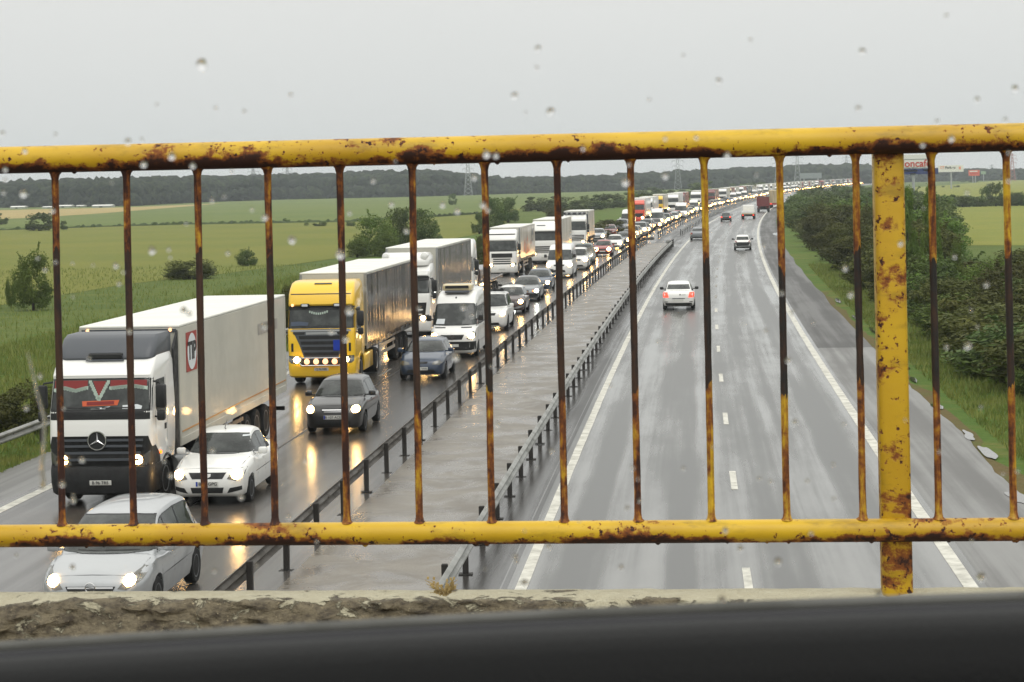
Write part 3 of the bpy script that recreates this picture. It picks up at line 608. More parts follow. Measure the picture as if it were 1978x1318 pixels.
# ================================================================ far furniture: pylons, boards, sheds
def build_far():
    def pylon(px,py,ytop,Y,mat,label,arms=3):
        p=at(px,py); base=Vector((p.x/p.y*Y,Y,-.1)); h=at_y(px,ytop,Y).z; root=empty('pylon',base); tag(root,label,'pylon')
        b=MB(); w0=h*.085; t=.08+Y*.00004
        W=lambda z: w0*(1-z/h)**1.2+.35
        for sx in(-1,1):
            for sy in(-1,1): b.tube([(sx*W(z),sy*W(z),z) for z in (0,h*.25,h*.5,h*.75,h)],t,4)
        zs=[h*i/9 for i in range(10)]
        for z0,z1 in zip(zs,zs[1:]):
            for s in (-1,1): b.tube([(-W(z0),s*W(z0),z0),(W(z1),s*W(z1),z1)],t*.6,4); b.tube([(W(z0),s*W(z0),z0),(-W(z1),s*W(z1),z1)],t*.6,4)
        b.build('tower',mat,root)
        b=MB()
        for k in range(arms):
            z=h*(.66+.13*k); l=h*(.17-.03*abs(k-1)); b.tube([(-l,0,z),(0,0,z+.9)],t*.7,4); b.tube([(l,0,z),(0,0,z+.9)],t*.7,4); b.tube([(-l,0,z),(l,0,z)],t*.7,4)
            for s in(-1,1): b.tube([(s*l,0,z),(s*l,0,z-1.4)],t*.6,4)
        b.build('crossarm',mat,root)
    pylon(905,385,300,1120,'pylon','faint lattice pylon rising over the wooded ridge behind the lorries'); pylon(1310,372,296,1150,'pylon','grey lattice pylon above the far queue of traffic')
    pylon(1503,362,292,1300,'pylon','lattice pylon standing first in the pair near the grey board'); pylon(1541,360,290,1250,'pylon','lattice pylon standing second in the pair beside the grey board')
    pylon(1636,355,300,1600,'pylon','small pylon rising over the ridge near the yellow post'); pylon(1956,346,296,1450,'pylon_red','red and white lattice pylon at the end of the yellow fields')
    pylon(490,392,318,1150,'pylon','thin pylon over the woods above the white trailer'); pylon(556,390,320,1180,'pylon','thin pylon over the woods above the yellow lorry'); pylon(1916,349,318,1900,'pylon','tiny pylon over the woods beside the red board')
    def board(x0,y0,x1,y1,Y,mat,label,poles,ybase,texts=(),panels=(),pw=.45):
        a,c=at_y(x0,y1,Y),at_y(x1,y0,Y); m=(a+c)/2; root=empty('billboard',(m.x,Y,-.1)); tag(root,label,'billboard'); o=root.location
        tilt=(c.x-a.x)*.0
        b=MB(); b.box(a.x-o.x,c.x-o.x,-.25,.25,a.z+.1,c.z+.1,0,.04); b.build('panel',mat,root)
        for (u0,v0,u1,v1,mt) in panels:
            p,q=at_y(u0,v1,Y),at_y(u1,v0,Y); b=MB(); b.box(p.x-o.x,q.x-o.x,-.33,-.2,p.z+.1,q.z+.1); b.build('strip',mt,root)
        for (s,tx,ty,hp,mt,bold) in texts:
            p=at_y(tx,ty,Y); b=MB(); text(b,s,hp*Y/F*1.38,(p.x-o.x,-.36,p.z+.1),(1,0,0),(0,0,1),0,bold); b.build('lettering',mt,root)
        for xx in poles:
            p=at_y(xx,(y0+y1)/2,Y); b=MB(); b.tube([(p.x-o.x,.3,0),(p.x-o.x,.3,a.z+.6)],pw,10); b.build('pole','pylon',root)
    board(1719,298,1800,325,500,'board_white','white and blue billboard with red coffee lettering behind the yellow post',(1764,),390,(('doncafe',1767.5,316.5,13.6,'letter_red',.035),),
          ((1719,325.5,1812,338,'board_blue'),(1719,307.5,1799,308.4,'board_grey'),(1738,328,1772,332.5,'faded'),(1758,334.5,1769,337,'faded'),(1784,327,1796,331,'faded')),.36)
    board(1812,319,1861,333,900,'board_white','white billboard with orange and grey web address on one pole',(1837,),363,(('CT',1820,324,4.6,'letter_orange',.05),('Park.eu',1835.5,324,4.6,'letter_grey',.04)),((1852,322,1856,327.5,'letter_orange'),),.35)
    board(1871,328.5,1892,340,1300,'board_orange','small orange red billboard on two white legs in the far field',(1879,1884),353,(),((1873,330,1888,332.6,'board_white'),(1873,333.5,1890,337.5,'board_red')),.3)
    board(1895,331,1904,337,1500,'board_green','tiny pale green board beside the orange billboard',(1900,),350,(),(),.3)
    board(1545,334,1587,345.5,1200,'board_grey','blank grey billboard in front of the wooded ridge',(1553,1580),356,(),(),.35)
    for x0,x1,yb,h,l in ((24,50,403,5,'long low white shed at the foot of the woods'),(86,112,402.5,4,'flat white shed with the tan field in front'),(113,140,401,5,'white shed behind the first railing bar'),(151,164,400,4,'smallest white shed between two dark trees'),(182,218,401,5.5,'pale long shed nearest the end of the tan field'),(82,90,395,4,'little white hut set back among the trees')):
        p=at(x0,yb); q=at_y(x1,yb-(x1-x0)*.0214,p.y); c=(p+q)/2; c.z=-.05; w=(q-p).length; hz=h*c.y/F; root=empty('shed',c); tag(root,l,'shed')
        b=MB(); b.box(-w/2,w/2,-3,3,0,hz*.62); b.build('wall','shed',root); b=MB(); b.add([(-w/2-.3,-3.3,hz*.6),(w/2+.3,-3.3,hz*.6),(w/2+.3,3.3,hz*.6),(-w/2-.3,3.3,hz*.6),(-w/2-.3,0,hz),(w/2+.3,0,hz)],[(0,1,5,4),(2,3,4,5),(0,4,3),(1,2,5),(0,3,2,1)]); b.build('roof','board_white',root)
        b=MB(); b.box(-w*.12,w*.05,-3.06,-2.9,0.02,hz*.4); b.build('door','grey',root)
# ================================================================ vehicles (local frame: nose at y=0, tail at +y, right side of the picture = +x)
def ip(T,x):
    if x<=T[0][0]: return T[0][1]
    for (a,u),(b,v) in zip(T,T[1:]):
        if x<=b: return u+(v-u)*(x-a)/(b-a) if b>a else v
    return T[-1][1]
def patch(bvh,poly,side,off=.006,step=.07,rings=3,skirt=.02,L_=30.0):
    # a panel, lens or pane laid on the body: outline given in the side's own plane, every point carried onto the skin
    P=[]
    for (a,b),(c,d) in zip(poly,poly[1:]+poly[:1]):
        k=max(1,int(math.hypot(c-a,d-b)/step+.5)); P+=[(a+(c-a)*i/k,b+(d-b)*i/k) for i in range(k)]
    cx=sum(p[0] for p in P)/len(P); cz=sum(p[1] for p in P)/len(P)
    og,dr={'F':(lambda u,w:(u,-4,w),(0,1,0)),'B':(lambda u,w:(u,L_+4,w),(0,-1,0)),'R':(lambda u,w:(5,u,w),(-1,0,0)),'L':(lambda u,w:(-5,u,w),(1,0,0)),'T':(lambda u,w:(u,w,9),(0,0,-1))}[side]
    dv=Vector(dr)
    def prj(u,w,o):
        h=bvh.ray_cast(Vector(og(u,w)),dv)
        for k in (.97,.94,.90,.85,.8):
            if h[0] is not None: break
            h=bvh.ray_cast(Vector(og(u*k,w) if side in 'FB' else og(u,w*k) if side in 'RL' else og(u*k,w)),dv)
        if h[0] is None: h=bvh.find_nearest(Vector(og(u,w))+dv*(4.3 if side!='T' else 8))
        n=h[1]; n=-n if n.dot(dv)>0 else n
        n=(n-dv*.6).normalized(); return h[0]+n*o
    n=len(P); vs=[prj(u,w,-skirt) for u,w in P]; fs=[]
    TS=[1,.965,.92,.84,.66,.42,.2][:rings+2] if rings>=3 else [1-r/rings for r in range(rings)]
    rings=len(TS)
    for r in range(rings):
        t=TS[r]; vs+=[prj(cx+(u-cx)*t,cz+(w-cz)*t,off) for u,w in P]
        a,b=r*n,(r+1)*n; fs+=[(a+i,a+(i+1)%n,b+(i+1)%n,b+i) for i in range(n)]
    vs.append(prj(cx,cz,off)); a=rings*n; fs+=[(a+i,a+(i+1)%n,len(vs)-1) for i in range(n)]
    if side in('R','F') : pass
    return vs,fs
def pmesh(name,bvh,poly,side,mat,parent,off=.006,smooth=40,**k):
    b=MB(); b.add(*patch(bvh,poly,side,off,**k)); return b.build(name,mat,parent,smooth)
def mir(poly): return [(-u,w) for u,w in reversed(poly)]
def ell(cx,cz,rx,rz,n=14): return [(cx+rx*math.cos(i*2*math.pi/n),cz+rz*math.sin(i*2*math.pi/n)) for i in range(n)]
_wm={}
def wheel(parent,x,y,r,w=.2,spokes=5,rim='rim'):
    k=(round(r,2),round(w,2),spokes,rim)
    if k not in _wm:
        t=MB(); h=w/2; t.lathe([(r*.62,-h*.8),(r*.9,-h),(r*.985,-h*.75),(r,-h*.3),(r,h*.3),(r*.985,h*.75),(r*.9,h),(r*.63,h*.86)],(0,0,0),'x',26); a=t.mesh('tyre',['tyre'],40)
        q=MB(); q.lathe([(r*.64,h*.7),(r*.64,h*.92),(r*.57,h*.86),(r*.54,h*.35),(.03,h*.3),(.02,h*.3)],(0,0,0),'x',26,0)
        q.lathe([(r*.16,h*.3),(r*.16,h*.8),(.01,h*.84)],(0,0,0),'x',12,0)
        for s in range(spokes):
            an=s*2*math.pi/spokes; ca,sa=math.cos(an),math.sin(an); sw=r*.1
            pr=[(h*.62,-sw),(h*.78,-sw),(h*.78,sw),(h*.62,sw)]
            q.loft([[(hh,ca*d-sa*e*f,sa*d+ca*e*f) for hh,e in pr] for d,f in ((r*.1,1.2),(r*.58,.85))],0)
        _wm[k]=(a,q.mesh('rim',[rim],40))
    a,b=_wm[k]; o=link('wheel',a,parent); o.location=(x,y,r); i=link('rim',b,o)
    if x<0: o.rotation_euler=(0,0,math.pi)
    return o
def shell(sp):
    L_,W,Hh=sp['L'],sp['W'],sp['H']; hw=W/2; fo,wb,r=sp['fo'],sp['wb'],sp['r']; yc,yw,yr,yb=sp['yc'],sp['yw'],sp['yr'],sp['yb']; belt,hood,cowl,tail=sp['belt'],sp['hood'],sp['cowl'],sp['tail']
    zt=sp.get('zt') or [(0,hood-.30),(.035,hood-.16),(.10,hood-.06),(.24,hood),(yc*.65,hood+(cowl-hood)*.66),(yc,cowl),(yc+.5,belt),(yb,tail),(L_-.16,tail-.02),(L_-.06,tail-.10),(L_-.015,tail-.22),(L_,tail-.36)]
    zb=[(0,.36),(.04,.27),(.16,.20),(L_-.4,.22),(L_-.05,.30),(L_,.38)]
    w=sp.get('w') or [(0,.60),(.03,.72),(.09,.83),(.2,.92),(.42,.975),(.9,1),(L_-.8,1),(L_-.25,.955),(L_-.06,.88),(L_,.76)]
    ar=r+.055; ys=[0,.015,.035,.06,.1,.15,.2,.27,.35]+[.45+.17*i for i in range(int((L_-.9)/.17)+1)]+[L_-.4,L_-.3,L_-.22,L_-.14,L_-.08,L_-.04,L_-.015,L_]
    for c in (fo,fo+wb): ys+=[c+ar*math.cos(a*math.pi/14) for a in range(15)]+[c-ar-.004,c+ar+.004]
    ys=sorted(set(round(y,3) for y in ys if 0<=y<=L_)); rings=[]; cr=.035
    for y in ys:
        h=hw*ip(w,y); t=ip(zt,y); b=ip(zb,y); az=0
        for c in (fo,fo+wb):
            if abs(y-c)<ar: az=max(az,r+math.sqrt(max(0,ar*ar-(y-c)**2))*1.0)
        m=max(b+.02,min(.60,t-.14)); nose=min(1,y/.2,(L_-y)/.2)
        half=[(0,t+cr*nose),(.45*h,t+cr*.8*nose),(.78*h,t+cr*.25*nose),(.90*h,t-.022),(.965*h,t-.075),(.995*h,(t+m)/2-.03),(h,m),(.985*h,(m+b)/2),(.95*h,b+.05),(.88*h,b)]
        half=[(x,max(z,az)) if i>=5 else (x,max(z,az+.02)) for i,(x,z) in enumerate(half)]
        ring=[(x,y,z) for x,z in half]+[(0,y,max(b,az))]+[(-x,y,z) for x,z in reversed(half[1:])]
        rings.append(ring)
    B=MB(); B.loft(rings,0,True,True)
    tum=sp['tum']; cys=[yc-.06,yc]+[yc+(yw-yc)*i/8 for i in range(1,9)]+[yw+.05,yw+.12,yw+.25]+[yw+.25+(yr-yw-.4)*i/4 for i in range(1,5)]+[yr-.07]+[yr+(yb-yr)*i/7 for i in range(8)]
    cys=sorted(set(round(y,3) for y in cys)); zr=sp.get('zr') or [(yc-.06,cowl-.05),(yc,cowl),(yc+(yw-yc)*.5,cowl+(Hh-.05-cowl)*.56),(yw-.04,Hh-.085),(yw+.06,Hh-.05),(yw+.3,Hh-.02),((yw+yr)/2,Hh),(yr-.12,Hh-.03),(yr,Hh-.07),((yr+yb)/2,tail+(Hh-.05-tail)*.50),(yb,tail-.01)]
    wc=sp.get('wc') or [(yc-.06,.90),(yc+.3,.945),(yw+.3,.945),(yr,.93),(yb,.86)]
    rings=[]; hmax=Hh-belt
    for y in cys:
        z=ip(zr,y); zb_=min(ip(zt,y),belt)-.05; xb=hw*ip(wc,y); hgt=max(.012,z-zb_); xt=xb-tum*(hgt/hmax)*1.0; k=min(1,hgt/.3)
        half=[(0,z+.03*k),(.35*xt,z+.026*k),(.66*xt,z+.014*k),(.86*xt,z-.012*k),(.955*xt,z-.04*k),(.995*xt,z-.09*k)]+[(xt+(xb-xt)*f,(z-.09*k)+(zb_-(z-.09*k))*f) for f in (.33,.66,1)]
        def ysh(x):
            q=(x/hw)**2; return y+.17*q*max(0,1-(y-yc)/(yw-yc+.5)) - .12*q*max(0,(y-yr+.2)/(yb-yr+.2))
        ring=[(x,ysh(x),zz) for x,zz in half]+[(-x,ysh(x),zz) for x,zz in reversed(half[1:])]; rings.append(ring)
    Cc=MB(); Cc.loft(rings,0,True,True)
    V=B.v+Cc.v; Fc=[list(f) for f in B.f]+[[i+len(B.v) for i in f] for f in Cc.f]
    return B,Cc,BVHTree.FromPolygons([Vector(v) for v in V],Fc),zr
HATCH=dict(L=4.05,W=1.72,H=1.48,wb=2.5,fo=.82,r=.31,yc=1.02,yw=1.78,yr=3.35,yb=3.92,belt=.93,hood=.80,cowl=.97,tail=.95,tum=.2)
SEDAN=dict(L=4.5,W=1.76,H=1.45,wb=2.65,fo=.88,r=.32,yc=1.22,yw=2.0,yr=3.1,yb=3.85,belt=.92,hood=.76,cowl=.95,tail=.98,tum=.22)
SUV=dict(L=4.55,W=1.86,H=1.74,wb=2.65,fo=.9,r=.37,yc=1.12,yw=1.82,yr=3.9,yb=4.4,belt=1.08,hood=.98,cowl=1.12,tail=1.08,tum=.18)
MPV=dict(L=4.62,W=1.86,H=1.66,wb=2.75,fo=.95,r=.33,yc=.92,yw=1.92,yr=3.95,yb=4.5,belt=1.0,hood=.86,cowl=1.06,tail=1.0,tum=.2)
VAN=dict(L=5.9,W=1.98,H=2.72,wb=3.65,fo=1.0,r=.34,yc=.72,yw=1.62,yr=5.72,yb=5.86,belt=1.32,hood=1.10,cowl=1.30,tail=1.30,tum=.15,
    zr=[(.66,1.24),(.72,1.30),(1.0,1.62),(1.40,2.10),(1.52,2.24),(1.72,2.46),(2.0,2.62),(2.5,2.70),(5.6,2.70),(5.78,2.55),(5.86,1.3)],wc=[(.66,.88),(1.2,.95),(2,.97),(5.5,.97),(5.86,.93)])
def car(name,base,label,cat,paint_,lod=0,lights='low',group=None,rear=False,**ov):
    sp=dict(base); sp.update(ov); B,Cb,bv,zr=shell(sp); L_,W,Hh=sp['L'],sp['W'],sp['H']; hw=W/2
    root=empty(name); tag(root,label,cat,group); g=lambda k,d: sp.get(k,d); van=base is VAN
    B.build('body',paint_,root,38); Cb.build('cabin',sp.get('roof',paint_),root,38)
    belt,hood,cowl,tail,yc,yw,yr,yb=(sp[k] for k in('belt','hood','cowl','tail','yc','yw','yr','yb'))
    xb=hw*.872; wt=g('wtop',Hh-.105); xt=hw*.945-sp['tum']-.035
    if van: xt=hw*.86; xb=hw*.9
    wp=[(-xb,cowl+.035),(-xb*.5,cowl+.02),(xb*.5,cowl+.02),(xb,cowl+.035),(xt,wt),(xt*.5,wt+.018),(-xt*.5,wt+.018),(-xt,wt)]
    ws=pmesh('windscreen',bv,wp,'F','glass',root,.012,rings=5,step=.05 if lod<2 else .1)
    if lod<1:
        cxw=sum(w for u,w in wp)/len(wp); pmesh('windscreen_seal',bv,[(u*1.025,cxw+(w-cxw)*(1.07 if w>cxw else 1.0)) for u,w in wp],'F','rubber_dark',root,.004,rings=4,step=.05)
    # side windows follow the roof line
    top=lambda y: ip(zr,y)-g('swtop',.115)
    cuts=g('cuts',[yc+.30,yc+.52+.62,yc+.52+1.50,yr+.18]) if not van else [1.0,1.9,3.3,4.6,5.6]
    for s in 'RL':
        for i,(a,b) in enumerate(zip(cuts,cuts[1:])):
            a2,b2=a+.035,b-.035; ts=[b2-(b2-a2)*k/6 for k in range(7)]; zt_=[(y,min(top(y),g('swmax',9))) for y in ts]; pts=[(a2,belt+.045),(b2,belt+.045)]+[(y,z) for y,z in zt_ if z>belt+.07]
            if len(pts)>3 and lod<1: cu=sum(p[0] for p in pts)/len(pts); cw=sum(p[1] for p in pts)/len(pts); pmesh('window_trim',bv,[(cu+(u-cu)*1.07,cw+(w-cw)*1.10) for u,w in pts],s,'rubber_dark',root,.0015,rings=1,step=.14)
            if len(pts)>3: pmesh('side_window',bv,pts,s,'glass',root,.004,rings=2,step=.14)
        if lod>1: break
    if not van or rear: pmesh('rear_window',bv,[(-hw*.72,tail+.07),(hw*.72,tail+.07),(hw*.64,Hh-.16),(-hw*.64,Hh-.16)],'B','glass',root,.014,L_=L_,rings=4,step=.05)
    # lamps
    hl=g('hl',[(.50,hood-.20),(.70,hood-.21),(.90,hood-.10),(.93,hood-.02),(.80,hood-.035),(.56,hood-.09)]); hl=[(u*hw,w) for u,w in hl]
    bl=g('bulb',(.73,hood-.125,.085)); lm=M[lights] if lights else None
    for s in (1,-1):
        p=hl if s>0 else mir(hl); h=pmesh('headlight',bv,p,'F','lens',root,.008,rings=2)
        if lights: pmesh('bulb',bv,ell(s*bl[0]*hw,bl[1],bl[2],bl[2]*.92,10),'F',lm,h,.02,rings=1,skirt=.005)
    gr=g('grille',[(-.42,hood-.10),(-.36,hood-.22),(.36,hood-.22),(.42,hood-.10)]); gr=[(u*hw,w) for u,w in gr]
    go=pmesh('grille',bv,gr,'F','black',root,.007)
    if 'bars' in sp:
        for z0,x1 in sp['bars']:
            b=MB(); b.add(*patch(bv,[(-x1*hw,z0),(x1*hw,z0),(x1*hw,z0+.028),(-x1*hw,z0+.028)],'F',.014)); b.build('bar','chrome',go)
    ik=g('intake',[(-.62,.30),(.62,.30),(.56,.42),(-.56,.42)]); pmesh('air_intake',bv,[(u*hw,w) for u,w in ik],'F','black',root,.006)
    if lod<2:
        zp=g('platez',.46); pl=pmesh('licence_plate',bv,[(-.26,zp-.055),(.26,zp-.055),(.26,zp+.055),(-.26,zp+.055)],'F','plate',root,.014)
        if 'plate' in sp:
            h=bv.ray_cast(Vector((0,-4,zp)),Vector((0,1,0)))[0]; b=MB(); text(b,sp['plate'],.105,(.02,h.y-.022,zp),(1,0,0),(0,0,1)); b.build('lettering','lettering',pl); pmesh('blue_band',bv,[(-.255,zp-.05),(-.215,zp-.05),(-.215,zp+.05),(-.255,zp+.05)],'F','blue',pl,.018)
        if 'bump' in sp: pmesh('bumper',bv,[(u*hw,w) for u,w in sp['bump'][0]],'F',sp['bump'][1],root,.012)
        for s in (1,-1):
            b=MB(); y=yc+g('mx',.40); z=belt+g('mz',.10); k=1.5 if van else 1; b.box(s*(hw+.10)-.105,s*(hw+.10)+.105,y-.07,y+.06,z-.07*k,z+.075*k*1.2,0,.045,2); b.box(s*(hw-.05)-.07,s*(hw-.05)+.07,y-.02,y+.03,z-.06,z-.02); b.build('mirror',g('mirror',paint_),root,40)
        if 'fog' in sp:
            for s in (1,-1):
                q=[(u*hw,w) for u,w in sp['fog']]; pmesh('fog_lamp',bv,q if s>0 else mir(q),'F','black',root,.008)
        # wipers, shut lines
        b=MB(); b.add(*patch(bv,[(-.62*xb,cowl+.05),(.05*xb,cowl+.03),(.05*xb,cowl+.045),(-.62*xb,cowl+.068)],'F',.014)); b.add(*patch(bv,[(-.02*xb,cowl+.05),(.72*xb,cowl+.045),(.72*xb,cowl+.06),(-.02*xb,cowl+.066)],'F',.016)); b.build('wiper','black',ws)
        b=MB()
        for s in 'RL':
            for y in (cuts[0]+.02,cuts[1],cuts[2]): b.add(*patch(bv,[(y-.005,.36),(y+.005,.36),(y+.005,belt+.02),(y-.005,belt+.02)],s,.0015,rings=1,step=.2))
            b.add(*patch(bv,[(cuts[0]-.2,.64),(cuts[2]+.6,.66),(cuts[2]+.6,.645),(cuts[0]-.2,.625)],s,.002,rings=1,step=.2))
        if not van:
            for q in (1,-1):
                b.add(*patch(bv,[(q*.80*hw,.16),(q*.80*hw+.012,.16),(q*.88*hw+.012,yc-.1),(q*.88*hw,yc-.1)],'T',.002,rings=1,step=.1))
            b.add(*patch(bv,[(-.74*hw,.15),(.74*hw,.15),(.74*hw,.162),(-.74*hw,.162)],'T',.002,rings=1,step=.1))
        b.build('shut_line','seam',root)
        if not van:
            b=MB()
            for s in 'RL':
                for y in (cuts[1]-.22,cuts[2]-.22): b.add(*patch(bv,[(y,belt-.12),(y+.16,belt-.12),(y+.16,belt-.09),(y,belt-.09)],s,.02))
            b.build('door_handle',g('handle',paint_),root)
    if rear or lod<1:
        tl=g('tl',[(.68,tail-.30),(.97,tail-.30),(.98,tail-.10),(.72,tail-.09)]); tl=[(u*hw*.95,w) for u,w in tl]
        for s in (1,-1): pmesh('tail_light',bv,tl if s>0 else mir(tl),'B',g('tailmat','tail'),root,.012,L_=L_)
    for y in (sp['fo'],sp['fo']+sp['wb']):
        for s in (1,-1): wheel(root,s*(hw-.105),y,sp['r'],.2,5 if lod<2 else 4)
    b=MB(); b.box(-hw*.78,hw*.78,.35,L_-.35,.2,sp['r']*2-.02); b.build('underbody','dark',root)
    root['_bv']=0; del root['_bv']; return root,bv
def put(root,lat,Y,away=False,scale=None):
    root.location=on(lat,Y); root.rotation_euler=(0,0,-math.atan(slope(Y))+(math.pi if away else 0))
    if scale: root.scale=(scale,)*3
    return root
def repaint(root,mat,roof=None):
    for o in root.children:
        n=o.name.split('.')[0]
        if n in('body','cabin','mirror','door_handle','cab','trailer','curtain','load_box'):
            o.material_slots[0].link='OBJECT'; o.material_slots[0].material=M[(roof or mat) if n=='cabin' else mat]
# ---------------------------------------------------------------- lorries
def rrect(hw,y0,y1,rf,rb,z,n=5):
    p=[]
    for cx,cy,r,a0 in ((hw-rf,y0+rf,rf,-90),(hw-rb,y1-rb,rb,0),(-hw+rb,y1-rb,rb,90),(-hw+rf,y0+rf,rf,180)):
        for i in range(n+1):
            a=math.radians(a0+90*i/n); p.append((cx+r*math.cos(a),cy+r*math.sin(a),z))
    return p
def truck(label,cat='lorry',cab='p_white',trailer='box',group=None,lod=0,name='lorry',bumper='p_white',top=3.75,prof=None,ws=(2.25,3.0),lights='low',tl=13.6,ty=2.75,side='trailer_white',hlz=.95,hl=None,grille=None,gbars=(),gmat='black',barmat='p_white',tz=4.05,seam=True,roofmat='roof_white',wsx=1.16,bulbr=.12):
    root=empty(name); tag(root,label,cat,group)
    prof=prof or [(.98,.02,1.22),(1.3,.0,1.24),(1.9,.0,1.25),(ws[0]-.05,.03,1.25),(ws[0],.05,1.25),(ws[1],.26,1.22),(ws[1]+.12,.20,1.22),(ws[1]+.3,.26,1.21),(top-.25,.62,1.19),(top-.1,.85,1.16),(top,1.15,1.08)]
    b=MB(); rg=[rrect(hw,y,2.3 if z<top-.15 else 2.22,.17 if z<top-.2 else .14,.08,z) for z,y,hw in prof]; b.loft(rg,0,True,True); nv=len(b.v); cv,cf=list(b.v),list(b.f); cabo=b.build('cab',cab,root,35)
    b=MB(); b.loft([rrect(hw,y,.95,.2,.03,z) for z,y,hw in ((.30,.10,1.17),(.36,.03,1.22),(.6,-.03,1.24),(.9,-.02,1.25),(.985,.0,1.24))],0,True,True)
    bv=BVHTree.FromPolygons([Vector(v) for v in cv+b.v],[list(f) for f in cf]+[[i+nv for i in f] for f in b.f]); b.build('bumper',bumper,root,35)
    w0,w1=ws; pmesh('windscreen_surround',bv,[(-1.235,w0-.04),(1.235,w0-.04),(1.215,w1+.03),(-1.215,w1+.03)],'F','black',root,.004,rings=3)
    wsn=pmesh('windscreen',bv,[(-wsx,w0),(wsx,w0),(wsx-.02,w1),(-wsx+.02,w1)],'F','glass',root,.014,rings=3)
    for s in 'RL':
        pmesh('side_window',bv,[(.42,w0+.0),(.62,w0-.18),(1.35,w0-.18),(1.35,w1-.05),(.55,w1-.05)],s,'glass',root,.006,rings=2)
        if lod>1: break
    hl=hl or [(.66,hlz-.11),(1.05,hlz-.11),(1.17,hlz+.02),(1.17,hlz+.16),(.72,hlz+.12)]
    for s in (1,-1):
        p=hl if s>0 else mir(hl); h=pmesh('headlight',bv,p,'F','lens',root,.01)
        if lights: pmesh('bulb',bv,ell(s*.90,hlz+.0,bulbr,bulbr*.95,10),'F',M[lights],h,.026,rings=1,skirt=.005)
    gr=grille or [(-.95,1.05),(.95,1.05),(1.02,1.65),(-1.02,1.65)]; go=pmesh('grille',bv,gr,'F',gmat,root,.008)
    for z,x in gbars: pmesh('slat',bv,[(-x,z),(x,z),(x,z+.055),(-x,z+.055)],'F',barmat,go,.03,skirt=.04)
    if lod<2:
        for s in (1,-1):
            b=MB(); b.box(s*1.44-.12,s*1.44+.12,.10,.30,w0+.02,w0+.58,0,.05); b.box(s*1.44-.10,s*1.44+.10,.12,.28,w0-.28,w0-.04,0,.05); b.tube([(s*1.18,.4,w0+.64),(s*1.4,.22,w0+.62),(s*1.44,.2,w0+.5)],.025,6); b.tube([(s*1.18,.4,w0-.2),(s*1.42,.22,w0-.2)],.025,6); b.build('mirror','black',root,40)
        for s in 'RL': pmesh('door_handle',bv,[(1.2,1.72),(1.36,1.72),(1.36,1.86),(1.2,1.86)],s,'black',root,.012)
        b=MB()
        for s in 'RL':
            for y in (.40,1.45): b.add(*patch(bv,[(y-.008,1.05),(y+.008,1.05),(y+.008,w1),(y-.008,w1)],s,.002,rings=1,step=.2))
        b.add(*patch(bv,[(-1.1,1.0),(1.1,1.0),(1.1,1.018),(-1.1,1.018)],'F',.003,rings=1,step=.2)); b.build('shut_line','seam',root)
        pl=pmesh('licence_plate',bv,[(-.26,.55),(.26,.55),(.26,.66),(-.26,.66)],'F','plate',root,.016)
        b=MB(); b.add(*patch(bv,[(-.8,w0+.04),(.0,w0+.02),(0,w0+.045),(-.8,w0+.07)],'F',.03)); b.add(*patch(bv,[(.05,w0+.03),(.85,w0+.03),(.85,w0+.06),(.05,w0+.055)],'F',.03)); b.build('wiper','black',wsn)
        # mud wings and step
        for s in (1,-1):
            b=MB(); rg=[]
            for k in range(13):
                a=math.pi*k/12; rg.append([(s*x,1.42+math.cos(a)*rr,.5+math.sin(a)*rr*1.02) for x,rr in ((.92,.56),(1.25,.56),(1.25,.62),(.92,.62))])
            b.loft(rg); b.box(min(s*.95,s*1.22),max(s*.95,s*1.22),.86,2.25,.98,1.06) if 0 else None; b.build('mudguard','black' if cab!='p_yellow' else cab,root,50)
            b=MB(); b.lathe([(.05,0),(.3,.01),(.33,.05),(.33,1.25),(.3,1.29),(.05,1.3)],(s*.88,2.75,.62),'y',18) if cab!='p_yellow' else b.box(min(s*.9,s*1.23),max(s*.9,s*1.23),2.05,4.2,.35,.98,0,.05); b.build('fuel_tank' if cab!='p_yellow' else 'side_skirt','silver' if cab!='p_yellow' else cab,root,40)
            b=MB(); b.box(min(s*.62,s*1.2),max(s*.62,s*1.2),4.35,5.6,1.03,1.09,0,.03); b.build('mudguard','black',root)
    b=MB(); b.box(-.42,.42,.5,6.3,.62,.97,0,.03); b.box(-1.05,1.05,1.0,2.25,.93,1.0); b.build('chassis','dark',root)
    for y,x in ((1.42,1.06),(4.95,.98)):
        for s in (1,-1): wheel(root,s*x,y,.5,.32 if y<2 else .6,8,'silver' if lod==0 else 'rim')
    # trailer
    t=tz; y0,y1=ty,ty+tl; x=1.255
    if trailer in('box','tarp'):
        b=MB(); b.box(-x,x,y0,y1,1.22,t-.06,0,.03); tb=b.build('trailer',side if trailer=='box' else 'trailer_white',root)
        b=MB(); b.box(-x-.012,x+.012,y0-.012,y1+.012,t-.062,t,0,.02); b.build('trailer_roof',roofmat,root)
        b=MB()
        for s in (1,-1): b.box(min(s*(x-.04),s*(x+.014)),max(s*(x-.04),s*(x+.014)),y0+.02,y1-.02,1.10,1.30,0,.008)
        for yy in (y0+.0,y1-.1):
            for s in (1,-1): b.box(min(s*(x-.08),s*(x+.016)),max(s*(x-.08),s*(x+.016)),yy-.01,yy+.11,1.3,t-.07)
        b.build('trailer_frame','silver' if trailer=='tarp' else 'trailer_white',root)
